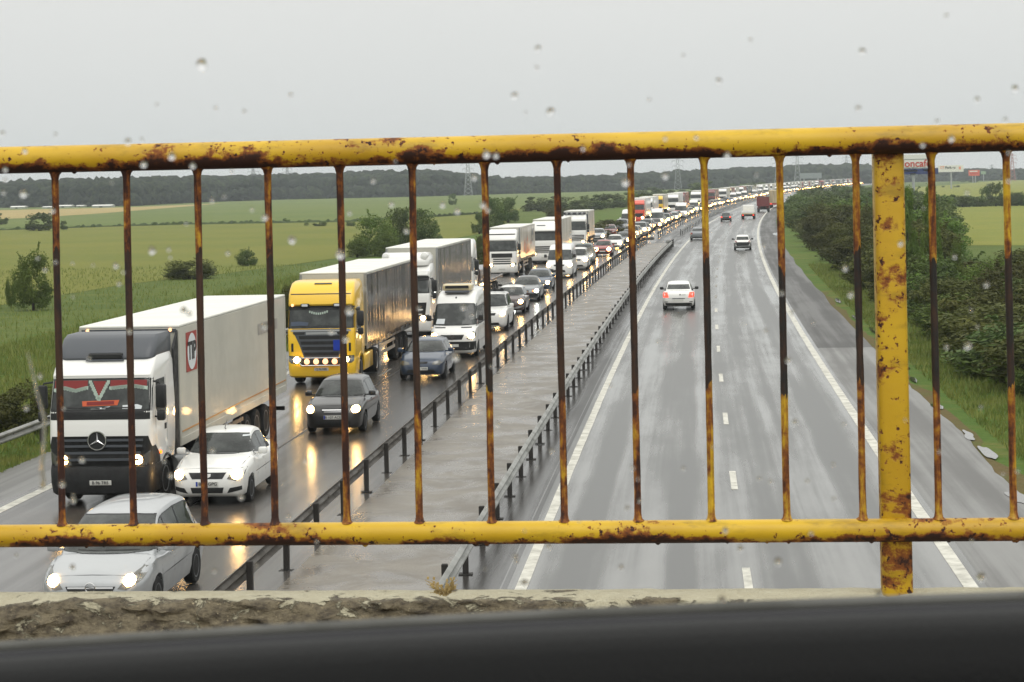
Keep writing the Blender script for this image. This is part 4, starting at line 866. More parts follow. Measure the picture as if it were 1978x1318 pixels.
        if trailer=='tarp':
            for s in (1,-1):
                b=MB(); ny,nz=90,8; vs=[];fs=[]
                for j in range(nz+1):
                    for i in range(ny+1):
                        yy=y0+.14+(tl-.28)*i/ny; f=j/nz; vs.append((s*(x+.016+.005*math.sin(yy*7.3+2*math.sin(yy*2.1))*math.sin(math.pi*f)**.5+.022*mn.noise((yy*.8,f*1.3,s))),yy,1.2+(t-.1-1.2)*f))
                for j in range(nz):
                    for i in range(ny): a=j*(ny+1)+i; fs.append((a,a+1,a+ny+2,a+ny+1) if s>0 else (a,a+ny+1,a+ny+2,a+1))
                b.add(vs,fs); b.build('curtain',side,root,60)
                if lod<2:
                    b=MB()
                    for i in range(34): yy=y0+.3+(tl-.5)*i/33; b.box(min(s*(x+.0),s*(x+.035)),max(s*(x+.0),s*(x+.035)),yy-.02,yy+.02,1.08,1.34)
                    b.build('strap','black',root)
    elif trailer=='flat':
        b=MB(); b.box(-x,x,y0,y1,1.12,1.3,0,.02); b.box(-x,x,y0,y0+.12,1.3,2.6); b.box(-1.0,1.0,y0+3,y0+9,1.3,2.1,0,.1); b.build('trailer','p_brown',root)
    b=MB()
    for s in (1,-1): b.box(min(s*.35,s*.52),max(s*.35,s*.52),y0+.4,y1-.1,.88,1.22)
    for s in (1,-1): b.box(min(s*.85,s*.97),max(s*.85,s*.97),y0+2.6,y0+2.8,.25,1.2); b.box(min(s*.75,s*1.05),max(s*.75,s*1.05),y0+2.55,y0+2.85,.2,.26)
    b.box(-1.2,1.2,y1-.12,y1-.02,.5,.62); b.build('trailer_chassis','dark',root)
    if lod<2:
        for s in (1,-1):
            b=MB()
            for z in (.58,.88): b.box(min(s*1.17,s*1.21),max(s*1.17,s*1.21),y0+3.2,y0+7.4,z,z+.12)
            for yy in (y0+3.4,y0+5.2,y0+7.2): b.box(min(s*1.13,s*1.175),max(s*1.13,s*1.175),yy,yy+.07,.56,1.2)
            b.build('side_guard','silver' if trailer=='tarp' else 'grey',root)
    for k in range(3):
        for s in (1,-1): wheel(root,s*1.02,y1-5.5+1.31*k,.5,.38,8,'rim')
    return root,bv
def put_px(root,px,Y,scale=None,away=False):
    p=at_y(px,350+7.3*F/Y*.7,Y); return put(root,p.x-curve(Y),Y,away,scale)
def side_pt(px,py,X,o):
    v=ray(px,py); t=X/v[0]; return Vector((0,v[1]*t-o.y,H+v[2]*t))
def quad_side(name,root,X,ya,yb,za,zb,mat,off,parent=None):
    b=MB(); x=(X-root.location.x)/root.scale.x+off; b.box(x-.012,x,ya,yb,za,zb); return b.build(name,mat,parent or root)
def build_vehicles():
    # ---- white lorry with refrigerated trailer
    t,bv=truck('white lorry with dark grey roof deflector, red pennants in its windscreen and plain white trailer',cab='p_white',trailer='box',bumper='black',top=3.62,ws=(2.32,3.02),hlz=1.14,hl=[(.70,1.02),(1.05,1.0),(1.2,1.1),(1.2,1.36),(1.02,1.22),(.74,1.22)],
        grille=[(-1.0,1.0),(1.0,1.0),(1.06,1.30),(1.12,1.70),(-1.12,1.70),(-1.06,1.30)],gbars=((1.12,.94),(1.28,.98),(1.44,1.02),(1.58,1.04)),barmat='grey',ty=2.72,tl=13.5,tz=4.12,wsx=1.17,
        prof=[(.98,.02,1.22),(1.3,.0,1.24),(1.72,.0,1.25),(2.27,.03,1.25),(2.32,.05,1.25),(3.02,.26,1.22),(3.12,.24,1.22),(3.3,.40,1.21),(3.5,.72,1.18),(3.6,1.0,1.12),(3.62,1.3,1.05)]); put(t,-13.60,46.5,scale=.97)
    pmesh('lower_panel',bv,[(-1.235,.98),(1.235,.98),(1.24,1.40),(1.16,1.70),(-1.16,1.70),(-1.24,1.40)],'F','black',t,.008,step=.05)
    pmesh('corner_panel',bv,[(.06,.99),(.85,.99),(.75,1.2),(.35,1.45),(.06,1.45)],'R','black',t,.005)
    pmesh('cowl_panel',bv,[(-1.2,2.09),(1.2,2.09),(1.2,2.30),(-1.2,2.30)],'F','black',t,.006)
    b=MB(); rg=[]
    for z,y,hw in ((3.40,.66,1.12),(3.5,.62,1.16),(3.62,.66,1.17),(3.92,.95,1.17),(4.02,1.15,1.14)): rg.append(rrect(hw,y,2.3,.2,.05,z))
    b.loft(rg,0,True,True); df=b.build('roof_deflector','grey',t,30)
    b=MB(); b.box(-.42,.42,.57,.72,3.46,3.62,0,.04); b.build('scoop','black',df); b=MB(); b.tube([(-.46,.56,3.45),(-.38,.62,3.62),(.38,.62,3.62),(.46,.56,3.45),(-.46,.56,3.45)],.022,6); b.build('scoop_rim','grey',df)
    for s in (1,-1):
        b=MB(); b.loft([[(s*1.235,2.28,1.05),(s*1.25,2.66,1.05),(s*1.2,2.66,1.05),(s*1.18,2.28,1.05)],[(s*1.235,2.28,3.55),(s*1.25,2.66,4.0),(s*1.2,2.66,4.0),(s*1.18,2.28,3.6)]]); b.build('side_deflector','black',t)
    # cloth pennants with lace hems, a board and papers behind the glass
    pmesh('pennant',bv,[(-1.12,2.80),(-.9,2.86),(-.62,2.79),(-.33,2.84),(-.33,3.0),(-1.12,3.0)],'F','red',t,.022); pmesh('pennant',bv,[(.22,2.83),(.5,2.86),(.8,2.88),(1.1,2.83),(1.1,3.0),(.22,3.0)],'F','red',t,.022); pmesh('pennant',bv,[(-.2,2.98),(.12,2.98),(-.04,2.62)],'F','red',t,.024)
    b=MB()
    for P in ([(-1.12,2.78),(-.9,2.84),(-.62,2.77),(-.33,2.84)],[(.22,2.82),(.5,2.85),(.8,2.87),(1.1,2.82)],[(-.28,2.99),(-.04,2.55)],[(.18,2.99),(-.04,2.55)]):
        for (a,c),(d,e) in zip(P,P[1:]):
            n=9
            for k in range(n):
                u=a+(d-a)*(k+.5)/n; w=c+(e-c)*(k+.5)/n; b.add(*patch(bv,[(u-.034,w-.035-.02*(k%2)),(u+.034,w-.035-.02*((k+1)%2)),(u+.036,w+.03),(u-.036,w+.03)],'F',.028,rings=1,skirt=.004,step=.2))
    b.build('lace_trim','lace',t); sg=pmesh('name_board',bv,[(-.42,2.40),(.42,2.42),(.46,2.54),(-.44,2.52)],'F','orange',t,.022); pmesh('board_face',bv,[(-.32,2.42),(.34,2.44),(.34,2.52),(-.32,2.50)],'F','red',sg,.027)
    pmesh('paper',bv,[(-.22,2.335),(.12,2.335),(.26,2.40),(.06,2.37),(-.2,2.365)],'F','paper',t,.024); pmesh('paper',bv,[(.54,2.335),(1.0,2.33),(1.02,2.40),(.90,2.44),(.55,2.42)],'F','paper',t,.024)
    # three pointed star in its ring
    c=Vector((-.06,-.05,1.60)); b=MB(); n=28; rg=[]
    for k in range(n+1):
        a=k*2*math.pi/n; rg.append([(c.x+(.215+.018*math.cos(q*math.pi/3))*math.sin(a),c.y+.018*math.sin(q*math.pi/3),c.z+(.215+.018*math.cos(q*math.pi/3))*math.cos(a)) for q in range(6)])
    b.loft(rg,0,False)
    for k in range(3):
        a=k*2*math.pi/3; d=Vector((math.sin(a),0,math.cos(a))); e=Vector((math.cos(a),0,-math.sin(a))); b.add([c+e*.032,c+d*.205,c-e*.032,c+Vector((0,-.03,0)),c+Vector((0,.02,0))],[(0,1,3),(1,2,3),(0,4,1),(1,4,2),(0,3,4),(2,4,3)])
    em=b.build('star_emblem','chrome',t,30); b=MB(); b.lathe([(.001,.0),(.21,.0),(.21,.03),(.001,.03)],(c.x,c.y+.012,c.z),'y',24); b.build('emblem_back','black',em)
    b=MB(); text(b,'B 96 TRS',.105,(0,-.062,.605),(1,0,0),(0,0,1)); b.build('plate_lettering','lettering',t)
    for z in (3.72,): 
        b=MB()
        for s in (-1,1): b.lathe([(.001,-.02),(.045,-.015),(.05,.02)],(s*1.05,2.70,4.0),'y',10)
        b.build('marker_lamp','dim',t)
    b=MB(); b.lathe([(.001,-.02),(.04,-.01),(.045,.02)],(1.255,.78,1.22),'x',10); b.build('indicator','amber',t)
    b=MB(); b.box(-1.2,1.2,2.69,2.72,3.95,4.03); b.build('front_strip','grey',t)
    X=-13.60+1.255*.97; o=t.location
    y0,y1=side_pt(357.8,640,X,o).y/.97,side_pt(378.5,678,X,o).y/.97; zc=side_pt(369,678,X,o).z/.97; hh=.50
    st=quad_side('rental_sign',t,X,y0,y1,zc-hh,zc+hh,'print_red',.020); ym=(y0+y1)/2; hw=(y1-y0)/2
    b=MB(); b.poly([(1.255+.024,ym+hw*.86*math.cos(a),zc+hh*.93*math.sin(a)) for a in [i*2*math.pi/32 for i in range(32)]]); b.build('oval','paper',st)
    b=MB(); text(b,'TIP',.62,(1.255+.028,ym,zc),(0,1,0),(0,0,1),0,.02); b.build('lettering','lettering',st)
    quad_side('reflective_strip',t,X,2.9,16.1,1.43,1.465,'strip',.018)
    ya=side_pt(497,636,X,o)/.97; yb_=side_pt(535,622,X,o)/.97; b=MB(); L0=(yb_.y-ya.y)
    for k in range(7): b.box(1.255+.003,1.255+.017,ya.y+L0*k/7,ya.y+L0*(k+.72)/7,ya.z-.18,ya.z+.14); 
    b.build('faded_lettering','faded',t)
    # ---- yellow lorry
    t,bv=truck('bright yellow lorry with spot lamps and a dark curtain sided trailer',cab='p_yellow',trailer='tarp',side='tarp_dark',bumper='p_yellow',top=3.78,ws=(2.12,2.86),hlz=.95,grille=[(-.62,.98),(.62,.98),(.80,1.5),(1.06,2.06),(-1.06,2.06),(-.80,1.5)],gmat='grey',ty=2.7,tl=13.5,tz=4.0,
        prof=[(.98,.02,1.22),(1.3,.0,1.24),(1.9,.0,1.25),(2.07,.03,1.25),(2.12,.05,1.25),(2.86,.22,1.23),(2.96,.14,1.23),(3.3,.20,1.22),(3.52,.36,1.2),(3.70,.62,1.17),(3.78,.95,1.1)],
        hl=[(.72,.82),(1.1,.82),(1.2,.9),(1.2,1.1),(.74,1.08)]); put(t,-13.58,74.5)
    b=MB()
    for z in (1.10,1.30,1.50,1.70): b.add(*patch(bv,[(-.6-.07*(z-1)*4,z),(.6+.07*(z-1)*4,z),(.62+.07*(z-1)*4,z+.12),(-.62-.07*(z-1)*4,z+.12)],'F',.016))
    b.build('grille_opening','black',t)
    pmesh('badge_strip',bv,[(-1.1,1.98),(1.1,1.98),(1.12,2.03),(-1.12,2.03)],'F','silver',t,.02); pmesh('badge_strip',bv,[(-.55,1.86),(.62,1.86),(.62,1.95),(-.55,1.95)],'F','silver',t,.016)
    for s in (1,-1):
        p=[(.62,1.87),(1.0,1.87),(1.04,1.95),(.58,1.95)]; pmesh('air_slot',bv,p if s>0 else mir(p),'F','black',t,.02); p=[(1.02,1.25),(1.1,1.25),(1.1,1.55),(1.02,1.55)]; pmesh('air_slot',bv,p if s>0 else mir(p),'F','black',t,.012)
    pmesh('blue_square',bv,[(.46,1.28),(.84,1.28),(.84,1.66),(.46,1.66)],'F','blue',t,.05,skirt=.06)
    pmesh('sun_visor',bv,[(-1.17,2.76),(1.17,2.76),(1.17,2.9),(-1.17,2.9)],'F','black',t,.04); pmesh('roof_seam',bv,[(-1.12,3.31),(1.1,3.31),(1.1,3.345),(-1.12,3.345)],'F','black',t,.006); pmesh('roof_hatch',bv,[(-.3,3.66),(.34,3.66),(.34,3.70),(-.3,3.70)],'F','rubber',t,.02)
    for x in (-.58,.62):
        b=MB(); b.box(x-.16,x+.16,.02,.16,2.86,2.99,0,.04); q=b.build('spot_lamp','black',t,40); b=MB(); b.box(x-.11,x+.11,.0,.03,2.885,2.965,0,.012); b.build('lamp_glass','paper',q)
    b=MB(); b.lathe([(.001,-.02),(.05,-.01),(.055,.02)],(-1.05,.1,2.93),'y',10); b.build('marker_lamp','dim',t)
    pmesh('dashboard_toy',bv,[(-1.1,2.18),(-.5,2.18),(-.46,2.30),(-.8,2.34),(-1.1,2.32)],'F','p_bluegrey',t,.024); b=MB()
    for k in range(9): u=-.42+.08*k; w=2.70-.07*math.sin(math.pi*k/8); b.add(*patch(bv,[(u-.02,w-.06),(u+.02,w-.06),(u+.028,w+.02),(u-.028,w+.02)],'F',.026,rings=1,skirt=.004,step=.2))
    b.build('fringe','lace',t)
    b=MB(); pts=[(-.86,-.12,1.03),(-.80,-.13,.86),(-.70,-.13,.74),(.70,-.13,.74),(.80,-.13,.86),(.86,-.12,1.03)]; b.tube(pts,.028,8); b.tube([(-.86,-.12,1.02),(.86,-.12,1.02)],.024,8); lb=b.build('lamp_bar','chrome',t,50); pmesh('bar_recess',bv,[(-.74,.76),(.74,.76),(.8,.99),(-.8,.99)],'F','black',t,.01)
    for k in range(4):
        x=-.51+.34*k; b=MB(); b.lathe([(.001,-.03),(.09,-.015),(.105,.02),(.08,.09)],(x,-.16,.89),'y',16); b.build('spot_lamp','dim',t,50)
    b=MB(); text(b,'CJ 96 NIK',.10,(0,-.062,.605),(1,0,0),(0,0,1)); b.build('plate_lettering','lettering',t)
    # ---- further lorries
    t,bv=truck('white lorry with rounded roof deflector and grey curtain trailer behind the yellow lorry',cab='p_white',trailer='tarp',side='tarp_grey',bumper='p_white',top=3.55,ws=(2.15,2.85),gbars=((1.10,.85),(1.32,.9)),grille=[(-1,1.0),(1,1.0),(1.08,1.68),(-1.08,1.68)],gmat='black',tz=4.2,ty=2.9,tl=14.2); put(t,-13.75,96.6)
    b=MB(); b.loft([rrect(1.13,.55,2.3,.25,.05,3.4),rrect(1.16,.5,2.3,.3,.05,3.55),rrect(1.14,.6,2.3,.3,.05,3.8),rrect(1.0,.95,2.3,.3,.05,3.98)],0,True,True)
    for s in (1,-1): b.loft([rrect(.28,.42,1.4,.2,.1,z) for z in (3.62,3.78,3.94)],0,True) if 0 else b.lathe([(.001,-.1),(.16,-.05),(.2,.2),(.16,1.0),(.01,1.1)],(s*.92,.6,3.84),'y',14)
    b.build('roof_deflector','p_white',t,45); pmesh('sun_visor',bv,[(-1.15,2.72),(1.15,2.72),(1.15,2.92),(-1.15,2.92)],'F','black',t,.05); pmesh('paper',bv,[(.0,2.2),(.35,2.2),(.35,2.3),(0,2.3)],'F','paper',t,.024)
    c=Vector((.0,-.02,1.80)); b=MB(); b.lathe([(.08,0),(.12,0),(.12,.02),(.08,.02)],c,'y',16); b.build('emblem','chrome',t)
    t,bv=truck('white lorry cab hidden behind the grey curtain trailer with a low flat trailer',cab='p_white',trailer='flat',bumper='p_white',top=4.0,lights=None,lod=1); put(t,-14.1,117.5)
    t,bv=truck('white lorry with orange print on its pale trailer',cab='p_white',trailer='tarp',side='tarp_white',bumper='p_white',top=3.85,ws=(2.1,2.9),grille=[(-.2,1.55),(.86,1.55),(.86,1.9),(-.86,1.9),(-.86,1.55)],gbars=(),tz=4.0,ty=2.7,hlz=.95); put_px(t,969,158,.93)
    for z in (1.02,1.2,1.38): pmesh('grille_opening',bv,[(-.72,z),(.72,z),(.74,z+.09),(-.74,z+.09)],'F','black',t,.012)
    pmesh('sun_visor',bv,[(-1.1,3.42),(1.1,3.42),(1.1,3.5),(-1.1,3.5)],'F','black',t,.02)
    b=MB()
    for y,z,w,h in ((6.2,2.3,.5,1.1),(6.8,2.7,.25,.7),(8.3,2.2,.7,1.3),(9.0,2.9,.25,.5),(10,2.1,.5,.9),(12,2.5,.3,.4)): b.poly([(1.30,y-w,z-h*.5),(1.30,y+w,z-h*.45),(1.30,y+w*.35,z+h*.1),(1.30,y+w*.2,z+h*.6),(1.30,y-w*.4,z)])
    b.build('print','orange',t); b=MB()
    for y,z,w,h in ((13.6,3.2,.6,.25),(13.4,2.6,.5,.2),(14.2,3.5,.5,.15)): b.poly([(1.30,y-w,z-h),(1.30,y+w,z-h*.4),(1.30,y+w*.8,z+h),(1.30,y-w*.9,z+h*.4)])
    b.build('print','grey',t)
    t,bv=truck('tall white lorry with dark sun visor following the printed trailer',cab='p_white',trailer='box',bumper='p_white',top=3.9,ws=(2.2,2.95),gbars=((1.1,.9),(1.28,.9),(1.46,.9)),lod=1); put_px(t,1051,180,.95); pmesh('sun_visor',bv,[(-1.15,2.8),(1.15,2.8),(1.15,3.0),(-1.15,3.0)],'F','black',t,.05); pmesh('vent',bv,[(-.7,3.5),(.1,3.5),(.1,3.58),(-.7,3.58)],'F','grey',t,.02)
    t,bv=truck('white lorry with dark blue side deflectors last of the near white lorries',cab='p_white',trailer='tarp',side='tarp_white',bumper='p_white',top=3.7,ws=(2.15,2.95),gbars=((1.1,.95),(1.3,.95),(1.48,.95)),lod=1,tl=9); put_px(t,1109,212,1.0)
    for s in (1,-1):
        b=MB(); b.box(min(s*1.1,s*1.27),max(s*1.1,s*1.27),2.3,2.9,1.1,3.7,0,.03); b.build('side_deflector','p_navy',t)
    b=MB(); b.box(-1.1,1.1,1.0,2.3,3.7,3.95,0,.08); b.build('roof_deflector','p_navy',t); b=MB()
    for x in (-.8,-.3,.3,.8): b.lathe([(.001,0),(.1,0),(.12,.15),(.001,.16)],(x,.7,3.82),'y',10)
    b.build('roof_lamp','silver',t)
    # ---- near cars of the inner lane
    t,bv=car('car',MPV,'silver people carrier with lit slanted headlights nearest the parapet','car','p_silver',lights='low',hood=.84,cowl=1.04,hl=[(.50,.62),(.66,.60),(.90,.74),(.97,.90),(.86,.93),(.62,.76)],bulb=(.70,.745,.10),grille=[(-.46,.66),(-.38,.52),(.38,.52),(.46,.66)],bars=((.625,.42),),plate='B 22 XOP',rim='silver')
    put(t,-10.14,33.9); hd=bv.ray_cast(Vector((0,-4,.645)),Vector((0,1,0)))[0]; b=MB(); n=20; rg=[]
    for k in range(n+1): a=k*2*math.pi/n; rg.append([(.08*math.sin(a)*(1+.12*math.cos(q*math.pi/2)),hd.y-.03+.012*math.sin(q*math.pi/2),.645+.08*math.cos(a)*(1+.12*math.cos(q*math.pi/2))) for q in range(4)])
    b.loft(rg,0,False); b.add([(-.11,hd.y-.035,.665),(.02,hd.y-.035,.652),(.11,hd.y-.035,.628),(-.02,hd.y-.035,.638)],[(0,1,2,3)]); b.build('bolt_emblem','chrome',t)
    t,bv=car('car',SEDAN,'white saloon with both headlights on beside the white trailer','car','p_white',L=4.25,W=1.74,H=1.53,wb=2.63,fo=.80,r=.30,yc=1.16,yw=1.88,yr=2.95,yb=3.62,belt=.96,hood=.86,cowl=1.03,tail=1.02,tum=.2,hl=[(.52,.62),(.74,.58),(.93,.70),(.95,.84),(.86,.845),(.66,.79)],bulb=(.76,.715,.115),grille=[(-.50,.76),(-.40,.62),(.40,.62),(.50,.76)],intake=[(-.40,.30),(.40,.30),(.44,.43),(-.44,.43)],fog=[(.52,.30),(.88,.36),(.88,.45),(.60,.42)],platez=.51,plate='B 85 GPG')
    put(t,-11.15,46.6,scale=1.01); hd=bv.ray_cast(Vector((0,-4,.69)),Vector((0,1,0)))[0]; b=MB(); b.add([(-.085,hd.y-.02,.74),(.085,hd.y-.02,.74),(.08,hd.y-.03,.68),(.0,hd.y-.035,.635),(-.08,hd.y-.03,.68)],[(0,4,3,2,1)]); e=b.build('shield_emblem','p_white',t); b=MB(); b.add([(-.02,hd.y-.036,.66),(.02,hd.y-.036,.66),(0,hd.y-.04,.645)],[(0,2,1)]); b.build('emblem_mark','black',e)
    pmesh('ticket',bv,[(.46,1.37),(.62,1.37),(.62,1.40),(.46,1.40)],'F','paper',t,.024); b=MB(); b.tube([(0,2.0,1.53),(0,1.9,1.56),(0,2.15,1.72)],[.012,.01,.004],5); b.build('aerial','black',t)
    t,bv=car('car',HATCH,'dark grey hatchback with two bar chrome grille in front of the yellow lorry','car','p_darkgrey',H=1.52,W=1.72,hood=.86,cowl=1.02,belt=.98,hl=[(.55,.66),(.74,.62),(.94,.72),(.96,.86),(.86,.90),(.62,.78)],bulb=(.77,.745,.11),grille=[(-.44,.77),(-.33,.64),(.33,.64),(.44,.77)],bars=((.715,.36),(.665,.30)),platez=.52,plate='B 107 ACE',handle='p_darkgrey'); put(t,-10.55,59.7)
    t,bv=car('car',HATCH,'blue grey hatchback with unlit headlights in front of the white minibus','car','p_bluegrey',lights=None,H=1.43,hood=.80,hl=[(.48,.60),(.80,.57),(.92,.66),(.92,.74),(.76,.745),(.54,.69)],grille=[(-.30,.70),(-.26,.63),(.26,.63),(.30,.70)],platez=.45,plate='B 71 VAN'); put(t,-10.12,75.8)
    t,bv=car('minibus',VAN,'white high roofed minibus with roof air conditioner and paper in its windscreen','minibus','p_white',lights='low',hl=[(.60,.80),(.78,.78),(.95,.90),(.95,1.12),(.84,1.10),(.66,.96)],bulb=(.78,.93,.125),grille=[(-.50,.98),(-.40,.78),(.40,.78),(.50,.98)],intake=[(-.8,.34),(.8,.34),(.8,.46),(-.8,.46)],bump=([(-.96,.36),(.96,.36),(.96,.70),(-.96,.70)],'black'),wtop=2.16,swmax=2.05,platez=.54,mirror='black',mx=.35,mz=.28); put(t,-10.08,85.2)
    b=MB(); b.box(-.62,.62,2.0,3.1,2.70,2.98,0,.08,3); ac=b.build('air_conditioner','p_cream',t,40); b=MB(); b.box(-.5,.5,1.985,2.02,2.80,2.92); b.build('vent','black',ac)
    b=MB(); b.box(-.48,.55,1.72,2.0,2.62,2.715,0,.03); b.build('roof_bracket','grey',t)
    pmesh('paper',bv,[(-.78,1.38),(-.42,1.38),(-.40,1.58),(-.74,1.58)],'F','paper',t,.02)
    for x in (-.55,.55): pmesh('bonnet_vent',bv,[(x-.22,1.235),(x+.22,1.235),(x+.22,1.27),(x-.22,1.27)],'F','black',t,.008)
    c=bv.ray_cast(Vector((0,-4,.88)),Vector((0,1,0)))[0]; b=MB(); b.lathe([(.07,0),(.10,0),(.10,.02),(.07,.02)],(0,c.y-.04,.88),'y',16); b.build('ring_emblem','chrome',t)
    pmesh('marker_lamp',bv,[(-.03,2.40),(.03,2.40),(.03,2.46),(-.03,2.46)],'F','black',t,.02)
    t,bv=car('pickup',SUV,'white off roader with roof bars and lit headlight behind the minibus','off-roader','p_white',lights='low',H=1.78,mirror='p_white',hl=[(.58,.78),(.90,.78),(.94,.94),(.62,.92)],bulb=(.76,.85,.12)); put_px(t,941,100.5)
    b=MB(); [b.tube([(-.6,y,1.86),(.6,y,1.86)],.03,6) for y in (2.1,3.3)]; [b.tube([(x,2.02,1.86),(x,3.38,1.86)],.03,6) for x in (-.6,.6)]; [b.lathe([(.001,0),(.09,0),(.1,.12),(.001,.13)],(x,2.0,1.92),'y',10) for x in (-.5,-.17,.17,.5)]; b.build('roof_bar','black',t)
    t,bv=car('car',HATCH,'dark brown hatchback with white roof and one bright headlight','car','p_brown',roof='p_white',lights='low',bulb=(.76,.68,.12)); put_px(t,981,113)
    pmesh('skid_plate',bv,[(-.5,.3),(.5,.3),(.84,.42),(.8,.5),(.45,.36),(-.45,.36)],'F','silver',t,.012)
    t,bv=car('car',SEDAN,'dark grey saloon with pale lit lamp beside an amber lamp','car','p_silverdk',roof='p_darkgrey',lights='pale',bulb=(.80,.64,.11),bump=([(-.9,.3),(.9,.3),(.9,.5),(-.9,.5)],'black'),grille=[(-.3,.68),(-.26,.52),(.26,.52),(.3,.68)]); put_px(t,1012,124.6); pmesh('indicator',bv,[(.48,.60),(.56,.60),(.56,.68),(.48,.68)],'F','amber',t,.03)
    t,bv=car('car',SEDAN,'blue grey estate car in front of the second white van','car','p_bluegrey',yr=3.75,yb=4.4,lights='low',bulb=(.78,.64,.12)); put_px(t,1036,134.5)
    t,bv=car('van',VAN,'white van with two lit lamps and dark lower bumper beside the tall white lorry','van','p_white',lights='low',lod=1,H=2.45,zr=[(.66,1.24),(.72,1.30),(1.0,1.62),(1.40,2.0),(1.52,2.12),(1.72,2.30),(2.0,2.40),(2.5,2.44),(5.6,2.44),(5.78,2.3),(5.86,1.3)],wtop=2.04,swmax=1.95,mirror='black',hl=[(.60,.86),(.86,.86),(.94,1.0),(.90,1.14),(.66,1.04)],bulb=(.80,.98,.16),bump=([(-.96,.32),(-.5,.32),(-.42,.66),(-.96,.72)],'black'),intake=[(-.5,.42),(.5,.42),(.42,.6),(-.42,.6)],mz=.28); put_px(t,1079,154)
    t,bv=car('car',SUV,'white compact off roader with dazzling headlight right behind the second van','car','p_white',lod=1,bulb=(.78,.84,.17)); put_px(t,1112,167)
    t,bv=car('car',SUV,'dark green grey off roader beside the compact white one','car','p_green',lod=1,bulb=(.76,.82,.17)); put_px(t,1124,178)
    t,bv=car('car',HATCH,'orange red hatchback with two round lit headlights','car','p_orange',lod=1,bulb=(.70,.66,.17)); put_px(t,1163,196); repaint(t,'p_red')
    t,bv=car('car',HATCH,'white hatchback following the orange red car','car','p_white',lod=1,bulb=(.74,.66,.17)); put_px(t,1185,214)
    t,bv=car('car',SEDAN,'silver saloon queuing in the lorry lane behind the last near lorry','car','p_silver',lod=1,bulb=(.74,.62,.16)); put_px(t,1153,244)
    t,bv=car('car',HATCH,'maroon hatchback between the silver saloon and a grey pickup','car','p_maroon',lod=1,lights=None); put_px(t,1176,262)
    t,bv=car('car',SUV,'grey off roader ahead of the white minibus in the lorry lane','car','p_silverdk',lod=1,lights=None); put_px(t,1199,284)
    t,bv=car('minibus',VAN,'small white minibus in front of the red lorry','minibus','p_white',lod=1,lights=None,wtop=2.1,swmax=2.0); put_px(t,1211,306)
    # ---- away going cars on the empty side
    t,bv=car('car',SEDAN,'white saloon driving away with lit red tail lamps on the empty lanes','car','p_white',rear=True,lights=None,L=4.35,W=1.76,H=1.53,wb=2.63,fo=.80,r=.31,yc=1.16,yw=1.88,yr=2.95,yb=3.68,belt=.98,hood=.86,cowl=1.03,tail=1.06,tum=.2,tl=[(.64,.72),(1.0,.72),(1.02,1.0),(.72,1.0)],tailmat='taillit',mirror='black'); put(t,-1.15,114+4.35,True)
    rb=4.35; pmesh('rear_bumper_trim',bv,[(-.72,.30),(.72,.30),(.72,.42),(-.72,.42)],'B','black',t,.008,L_=rb); pmesh('licence_plate',bv,[(-.27,.52),(.27,.52),(.27,.63),(-.27,.63)],'B','plate',t,.012,L_=rb); pmesh('plate_recess',bv,[(-.36,.63),(.36,.63),(.33,.68),(-.33,.68)],'B','grey',t,.008,L_=rb)
    pmesh('badge',bv,[(-.12,.84),(-.06,.82),(-.06,.90),(-.12,.90)],'B','lettering',t,.01,L_=rb); b=MB(); h=bv.ray_cast(Vector((-.2,9,.86)),Vector((0,-1,0)))[0]; text(b,'LOGAN',.07,(-.28,h.y+.02,.86),(-1,0,0),(0,0,1)); b.build('lettering','faded',t)
    for s in (1,-1): p=[(.58,.46),(.78,.46),(.76,.50),(.6,.50)]; pmesh('reflector',bv,p if s>0 else mir(p),'B','black',t,.01,L_=rb)
    pmesh('boot_lid_line',bv,[(-.60,.665),(.60,.665),(.60,.672),(-.60,.672)],'B','seam',t,.003,L_=rb)
    t,bv=car('car',HATCH,'white and black hatchback driving away in the outer empty lane','car','p_white',rear=True,lights=None,lod=1,tl=[(.66,.80),(.98,.84),(.98,1.04),(.80,1.0)],mirror='black'); put(t,3.05,205+4.05,True); pmesh('rear_bumper',bv,[(-.84,.30),(.84,.30),(.86,.74),(.62,.80),(-.62,.80),(-.86,.74)],'B','black',t,.012,L_=4.05); pmesh('rear_bumper_trim',bv,[(-.7,.36),(.7,.36),(.66,.44),(-.66,.44)],'B','silver',t,.02,L_=4.05)
    t,bv=car('car',SEDAN,'grey car in spray partly hidden behind a railing bar','car','p_silverdk',rear=True,lights=None,lod=1); put_px(t,1349,241+4.5,away=True)
    t,bv=car('car',HATCH,'dark hatchback far ahead near the median on the empty lanes','car','p_darkgrey',rear=True,lights=None,lod=1,tailmat='taillit'); put_px(t,1403,336+4,away=True)
    # open flatbed lorry, dark red tipper, cream box trailer
    def away(label,build,px,Y,name='lorry'):
        r=empty(name); tag(r,label,'lorry'); build(r); put_px(r,px,Y,away=True); return r
    def B(r,n,m,*a,**k): b=MB(); b.box(*a,**k); return b.build(n,m,r,40)
    def wheels(r,ys,x=.95,R=.42):
        for y in ys:
            for s in (1,-1): wheel(r,s*x,y,R,.4,8)
    def flat(r):
        B(r,'cab','p_white',-1.0,1.0,-6.2,-4.7,.5,2.35,bev=.15); B(r,'load_bed','p_cream',-1.12,1.12,-4.6,0,.85,1.02,bev=.02); B(r,'tailboard','p_white',-1.1,1.1,-.06,0.02,1.0,1.42,bev=.02)
        for s in (1,-1): B(r,'side_board','p_white',min(s*1.06,s*1.12),max(s*1.06,s*1.12),-4.6,0,1.0,1.4)
        b=MB(); 
        for x in (-1.05,-.52,0,.52,1.05): b.tube([(x,-.1,1.4),(x,-.1,2.25)],.03,6)
        for z in (2.22,): b.tube([(-1.08,-.1,z),(1.08,-.1,z)],.035,6)
